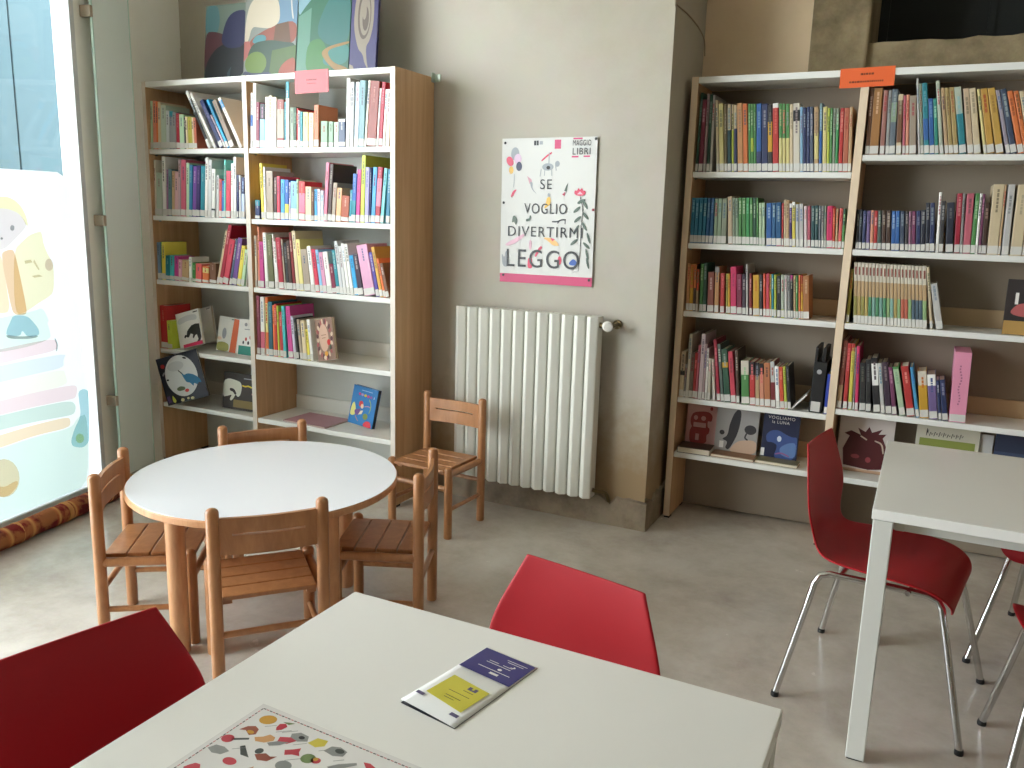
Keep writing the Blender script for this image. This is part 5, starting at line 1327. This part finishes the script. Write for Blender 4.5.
gs = MB(); GWD, GHT = .42, .297
o = gs.box(0, .297, -.42, 0, .0002, .0012, 0, .0003, 1).build('game_sheet', C_('laminated_white', (228, 226, 222), .22))
o.location = (-.822, .862, ZT); o.rotation_euler = (0, 0, math.radians(-2.5))
tag(o, 'laminated white sheet covered with small coloured drawings inside a dashed border', 'sheet')
gm_ = MB(); ms = [C_('dash_dark', (70, 60, 60)), C_('dash_pink', (190, 120, 120))]
def gp(c, pts, lay=0):
    if c not in ms: ms.append(c)
    gm_.poly([(x, y, .00135 + .00008*lay) for x, y in pts], ms.index(c))
for k in range(46): gp(ms[k % 2], rect(.010 + k*.006, -.0105, .0148 + k*.006, -.0085))
for k in range(66): gp(ms[k % 2], rect(.0085, -.0148 - k*.006, .0105, -.010 - k*.006))
D_ = {'o': C_('game_ochre', (200, 150, 50)), 'r': C_('game_red', (190, 60, 72)), 'b': C_('game_brown', (150, 80, 60)), 't': C_('game_tan', (206, 154, 100)), 'g': C_('game_grey', (140, 142, 138)), 'd': C_('game_dark', (70, 74, 70)), 'y': C_('game_yellow', (206, 190, 70)), 'n': C_('game_green', (110, 130, 80)), 'k': C_('game_black', (30, 30, 30))}
def S(c, cx, cy, pts, lay=0): gp(D_[c], [(cx + x*.0012, cy + y*.0012) for x, y in pts], lay)
S('o', .036, -.027, ell(0, 0, 11, 9, 18, .3)); S('r', .065, -.028, [(-6, 2), (0, 6), (6, 2), (4, -6), (-1, -10), (-5, -5)]); S('n', .067, -.020, [(-7, 0), (0, 3), (8, 5), (3, -1)], 1)
S('b', .032, -.058, [(-12, -6), (-8, 4), (0, 9), (8, 6), (12, -3), (6, -8), (-4, -3)]); S('o', .036, -.060, ell(0, -1, 5, 3), 1); S('t', .064, -.062, [(-12, -4), (-4, 2), (0, 9), (9, 8), (12, 2), (5, -6), (-6, -9)])
S('r', .020, -.088, ell(0, 0, 8, 7)); S('d', .034, -.080, [(-8, -4), (9, 7), (11, 4), (-6, -7)]); S('g', .103, -.034, [(-12, 0), (-4, 7), (9, 6), (14, -2), (4, -8), (-8, -7)]); S('k', .107, -.034, ell(0, 0, 4, 3), 1); S('r', .094, -.048, [(-12, 0), (0, 6), (10, 4), (4, -6), (-8, -10)]); S('g', .088, -.060, [(-12, -6), (-4, 2), (10, 8), (4, -2), (-6, -9)], 1)
S('y', .134, -.030, [(-10, -7), (-6, 6), (8, 8), (11, -2), (3, -9)]); S('g', .168, -.032, [(-13, -7), (-10, 4), (0, 8), (12, 5), (13, -4), (2, -9)]); S('d', .170, -.030, ell(2, 0, 6, 4), 1); S('g', .028, -.112, [(-13, -4), (-9, 5), (2, 7), (13, 4), (9, -5), (-2, -8)]); S('d', .062, -.094, [(-12, 2), (-8, 6), (6, -4), (12, -8), (0, -9)]); S('d', .078, -.086, ell(0, 0, 5, 5))
S('r', .118, -.064, [(-10, -2), (-2, 4), (4, 10), (7, 3), (12, -2), (3, -4), (-4, -9)]); S('n', .146, -.064, ell(0, 0, 9, 8)); S('r', .158, -.062, ell(0, 0, 6, 5)); S('o', .156, -.060, ell(0, 0, 3, 3), 1); S('g', .196, -.052, [(-14, -10), (-6, 0), (10, 12), (13, 9), (2, -4), (-6, -14)]); S('r', .232, -.034, [(-14, 2), (-6, 4), (10, -1), (13, -6), (-4, -6)]); S('n', .246, -.036, ell(0, 0, 6, 4))
S('b', .092, -.092, [(-12, -2), (-2, 6), (6, 4), (13, 8), (9, -4), (-2, -8)]); S('g', .128, -.092, ell(0, 0, 10, 8)); S('r', .060, -.122, ell(0, 0, 9, 6)); S('t', .096, -.124, [(-9, -8), (0, 9), (9, -8)]); S('y', .134, -.124, ell(0, 0, 8, 8)); S('n', .170, -.096, ell(0, 0, 9, 6, 12, .5)); S('b', .206, -.086, ell(0, 0, 10, 6, 12, -.4)); S('r', .244, -.070, [(-8, -6), (0, 8), (9, -5)])
rr = random.Random(6)
for k in range(30):
    cx, cy = .03 + (k % 6)*.042, -.158 - (k//6)*.052
    S(rr.choice('orbtgdyn'), cx, cy, [(rr.uniform(7, 13)*math.cos(a), rr.uniform(6, 11)*math.sin(a)) for a in [2*PI*q/9 for q in range(9)]])
for cx, cy, l in ((.05, -.036, 9), (.075, -.036, 12), (.083, -.032, 12), (.115, -.046, 10), (.152, -.040, 7), (.184, -.046, 8), (.05, -.096, 10), (.13, -.076, 12), (.216, -.060, 9)):
    gp(D_['g'], line([(cx - l*.0007, cy - l*.0006), (cx + l*.0007, cy + l*.0006)], .0012))
gm_.build('picture_print', ms, o, normals=False)

# ------------------------------------------------------------------ draught excluder along the painted window
dm = mat('rolled_brocade', (128, 40, 40), .85, spec=.2); nt, N, L, b = nodes(dm)
tc = nt.nodes.new('ShaderNodeTexCoord'); sp = nt.nodes.new('ShaderNodeSeparateXYZ'); L.new(tc.outputs['Object'], sp.inputs[0])
w1 = nt.nodes.new('ShaderNodeTexWave'); w1.inputs['Scale'].default_value = 1.35; w1.inputs['Distortion'].default_value = 2.4; w1.inputs['Detail'].default_value = 2; w1.bands_direction = 'Y'; L.new(tc.outputs['Object'], w1.inputs[0])
n1 = noise(nt, 9, 4, .6)
c = ramp(nt, w1.outputs[1], [(.28, (104, 30, 34)), (.42, (150, 60, 44)), (.58, (206, 160, 92)), (.72, (122, 36, 36))])
c = mix(nt, ramp(nt, n1.outputs[0], [(.46, (0, 0, 0)), (.56, (255, 255, 255))]), c, rgb((196, 138, 84)))
c = mix(nt, .5, c, ramp(nt, w1.outputs[1], [(.28, (104, 30, 34)), (.42, (150, 60, 44)), (.58, (206, 160, 92)), (.72, (122, 36, 36))]))
L.new(c, b.inputs['Base Color'])
rl = MB(); pts = []; rs = []
r = random.Random(2)
for k in range(27):
    t = -.45 + 1.12*k/26; pts.append((.213 + r.uniform(-.003, .003), t, .047)); rs.append(.047*(1 if 0 < k < 26 else .6) + r.uniform(-.003, .0))
ro = rl.tube(pts, rs, 0, 18).build('draught_excluder', dm, smooth=60); ro.matrix_world = WM
e1 = MB()
for t in (-.12, .16, .43): e1.tube([(.213, t - .012, .047), (.213, t, .047), (.213, t + .012, .047)], [.046, .0486, .046], 0, 18)
e1.build('seam_band', mat('gold_band', (196, 140, 80), .8), ro, smooth=60)
tag(ro, 'rolled dark red and gold fabric lying along the foot of the painted window', 'draught excluder')

# ------------------------------------------------------------------ light and camera
w = bpy.data.worlds.new('sky'); SC.world = w; w.use_nodes = True; nt = w.node_tree
bg = nt.nodes['Background']; tc = nt.nodes.new('ShaderNodeTexCoord'); sp = nt.nodes.new('ShaderNodeSeparateXYZ'); nt.links.new(tc.outputs['Generated'], sp.inputs[0])
rp = nt.nodes.new('ShaderNodeValToRGB'); rp.color_ramp.elements[0].position = .45; rp.color_ramp.elements[0].color = (.90, .95, 1, 1); rp.color_ramp.elements[1].position = 1; rp.color_ramp.elements[1].color = (.76, .87, 1, 1)
nt.links.new(sp.outputs[2], rp.inputs[0]); nt.links.new(rp.outputs[0], bg.inputs[0]); bg.inputs[1].default_value = SKY
def portal(name, M, w_, h_):
    l = bpy.data.lights.new(name, 'AREA'); l.shape = 'RECTANGLE'; l.size = w_; l.size_y = h_; l.cycles.is_portal = True
    o = bpy.data.objects.new(name, l); COL.objects.link(o); o.matrix_world = M; return o
def along(y, z, off):   # local -Z pointing into the room through the window wall
    return WM @ Matrix.Translation((off, y, z)) @ Matrix(((0, 0, -1, 0), (1, 0, 0, 0), (0, -1, 0, 0), (0, 0, 0, 1)))
portal('window_daylight', along((W1A + W1B)/2, ZH/2, -.16), W1B - W1A, ZH)
portal('window_daylight', along((W2A + W2B)/2, ZH/2, -.16), W2B - W2A, ZH)
cd = bpy.data.cameras.new('camera'); cam = bpy.data.objects.new('camera', cd); COL.objects.link(cam); SC.camera = cam
R_ = Vector((0.89550401, 0.44418462, 0.02779545)); U_ = Vector((-0.11220691, 0.16489714, 0.97990741)); F_ = Vector((-0.43067641, 0.88062986, -0.19750664))
cam.matrix_world = Matrix(((R_.x, U_.x, -F_.x, 0), (R_.y, U_.y, -F_.y, 0), (R_.z, U_.z, -F_.z, 1.470831), (0, 0, 0, 1)))
cd.sensor_width = 36; cd.lens = 835.89/1024*36; cd.clip_start = .02
vs = SC.view_settings; vs.view_transform = 'Standard'; vs.look = 'None'; vs.gamma = 1; vs.exposure = EXPO; vs.use_curve_mapping = False
SC.display_settings.display_device = 'sRGB'
cy = SC.cycles; cy.max_bounces = 10; cy.diffuse_bounces = 6; cy.transparent_max_bounces = 32; cy.sample_clamp_indirect = 6
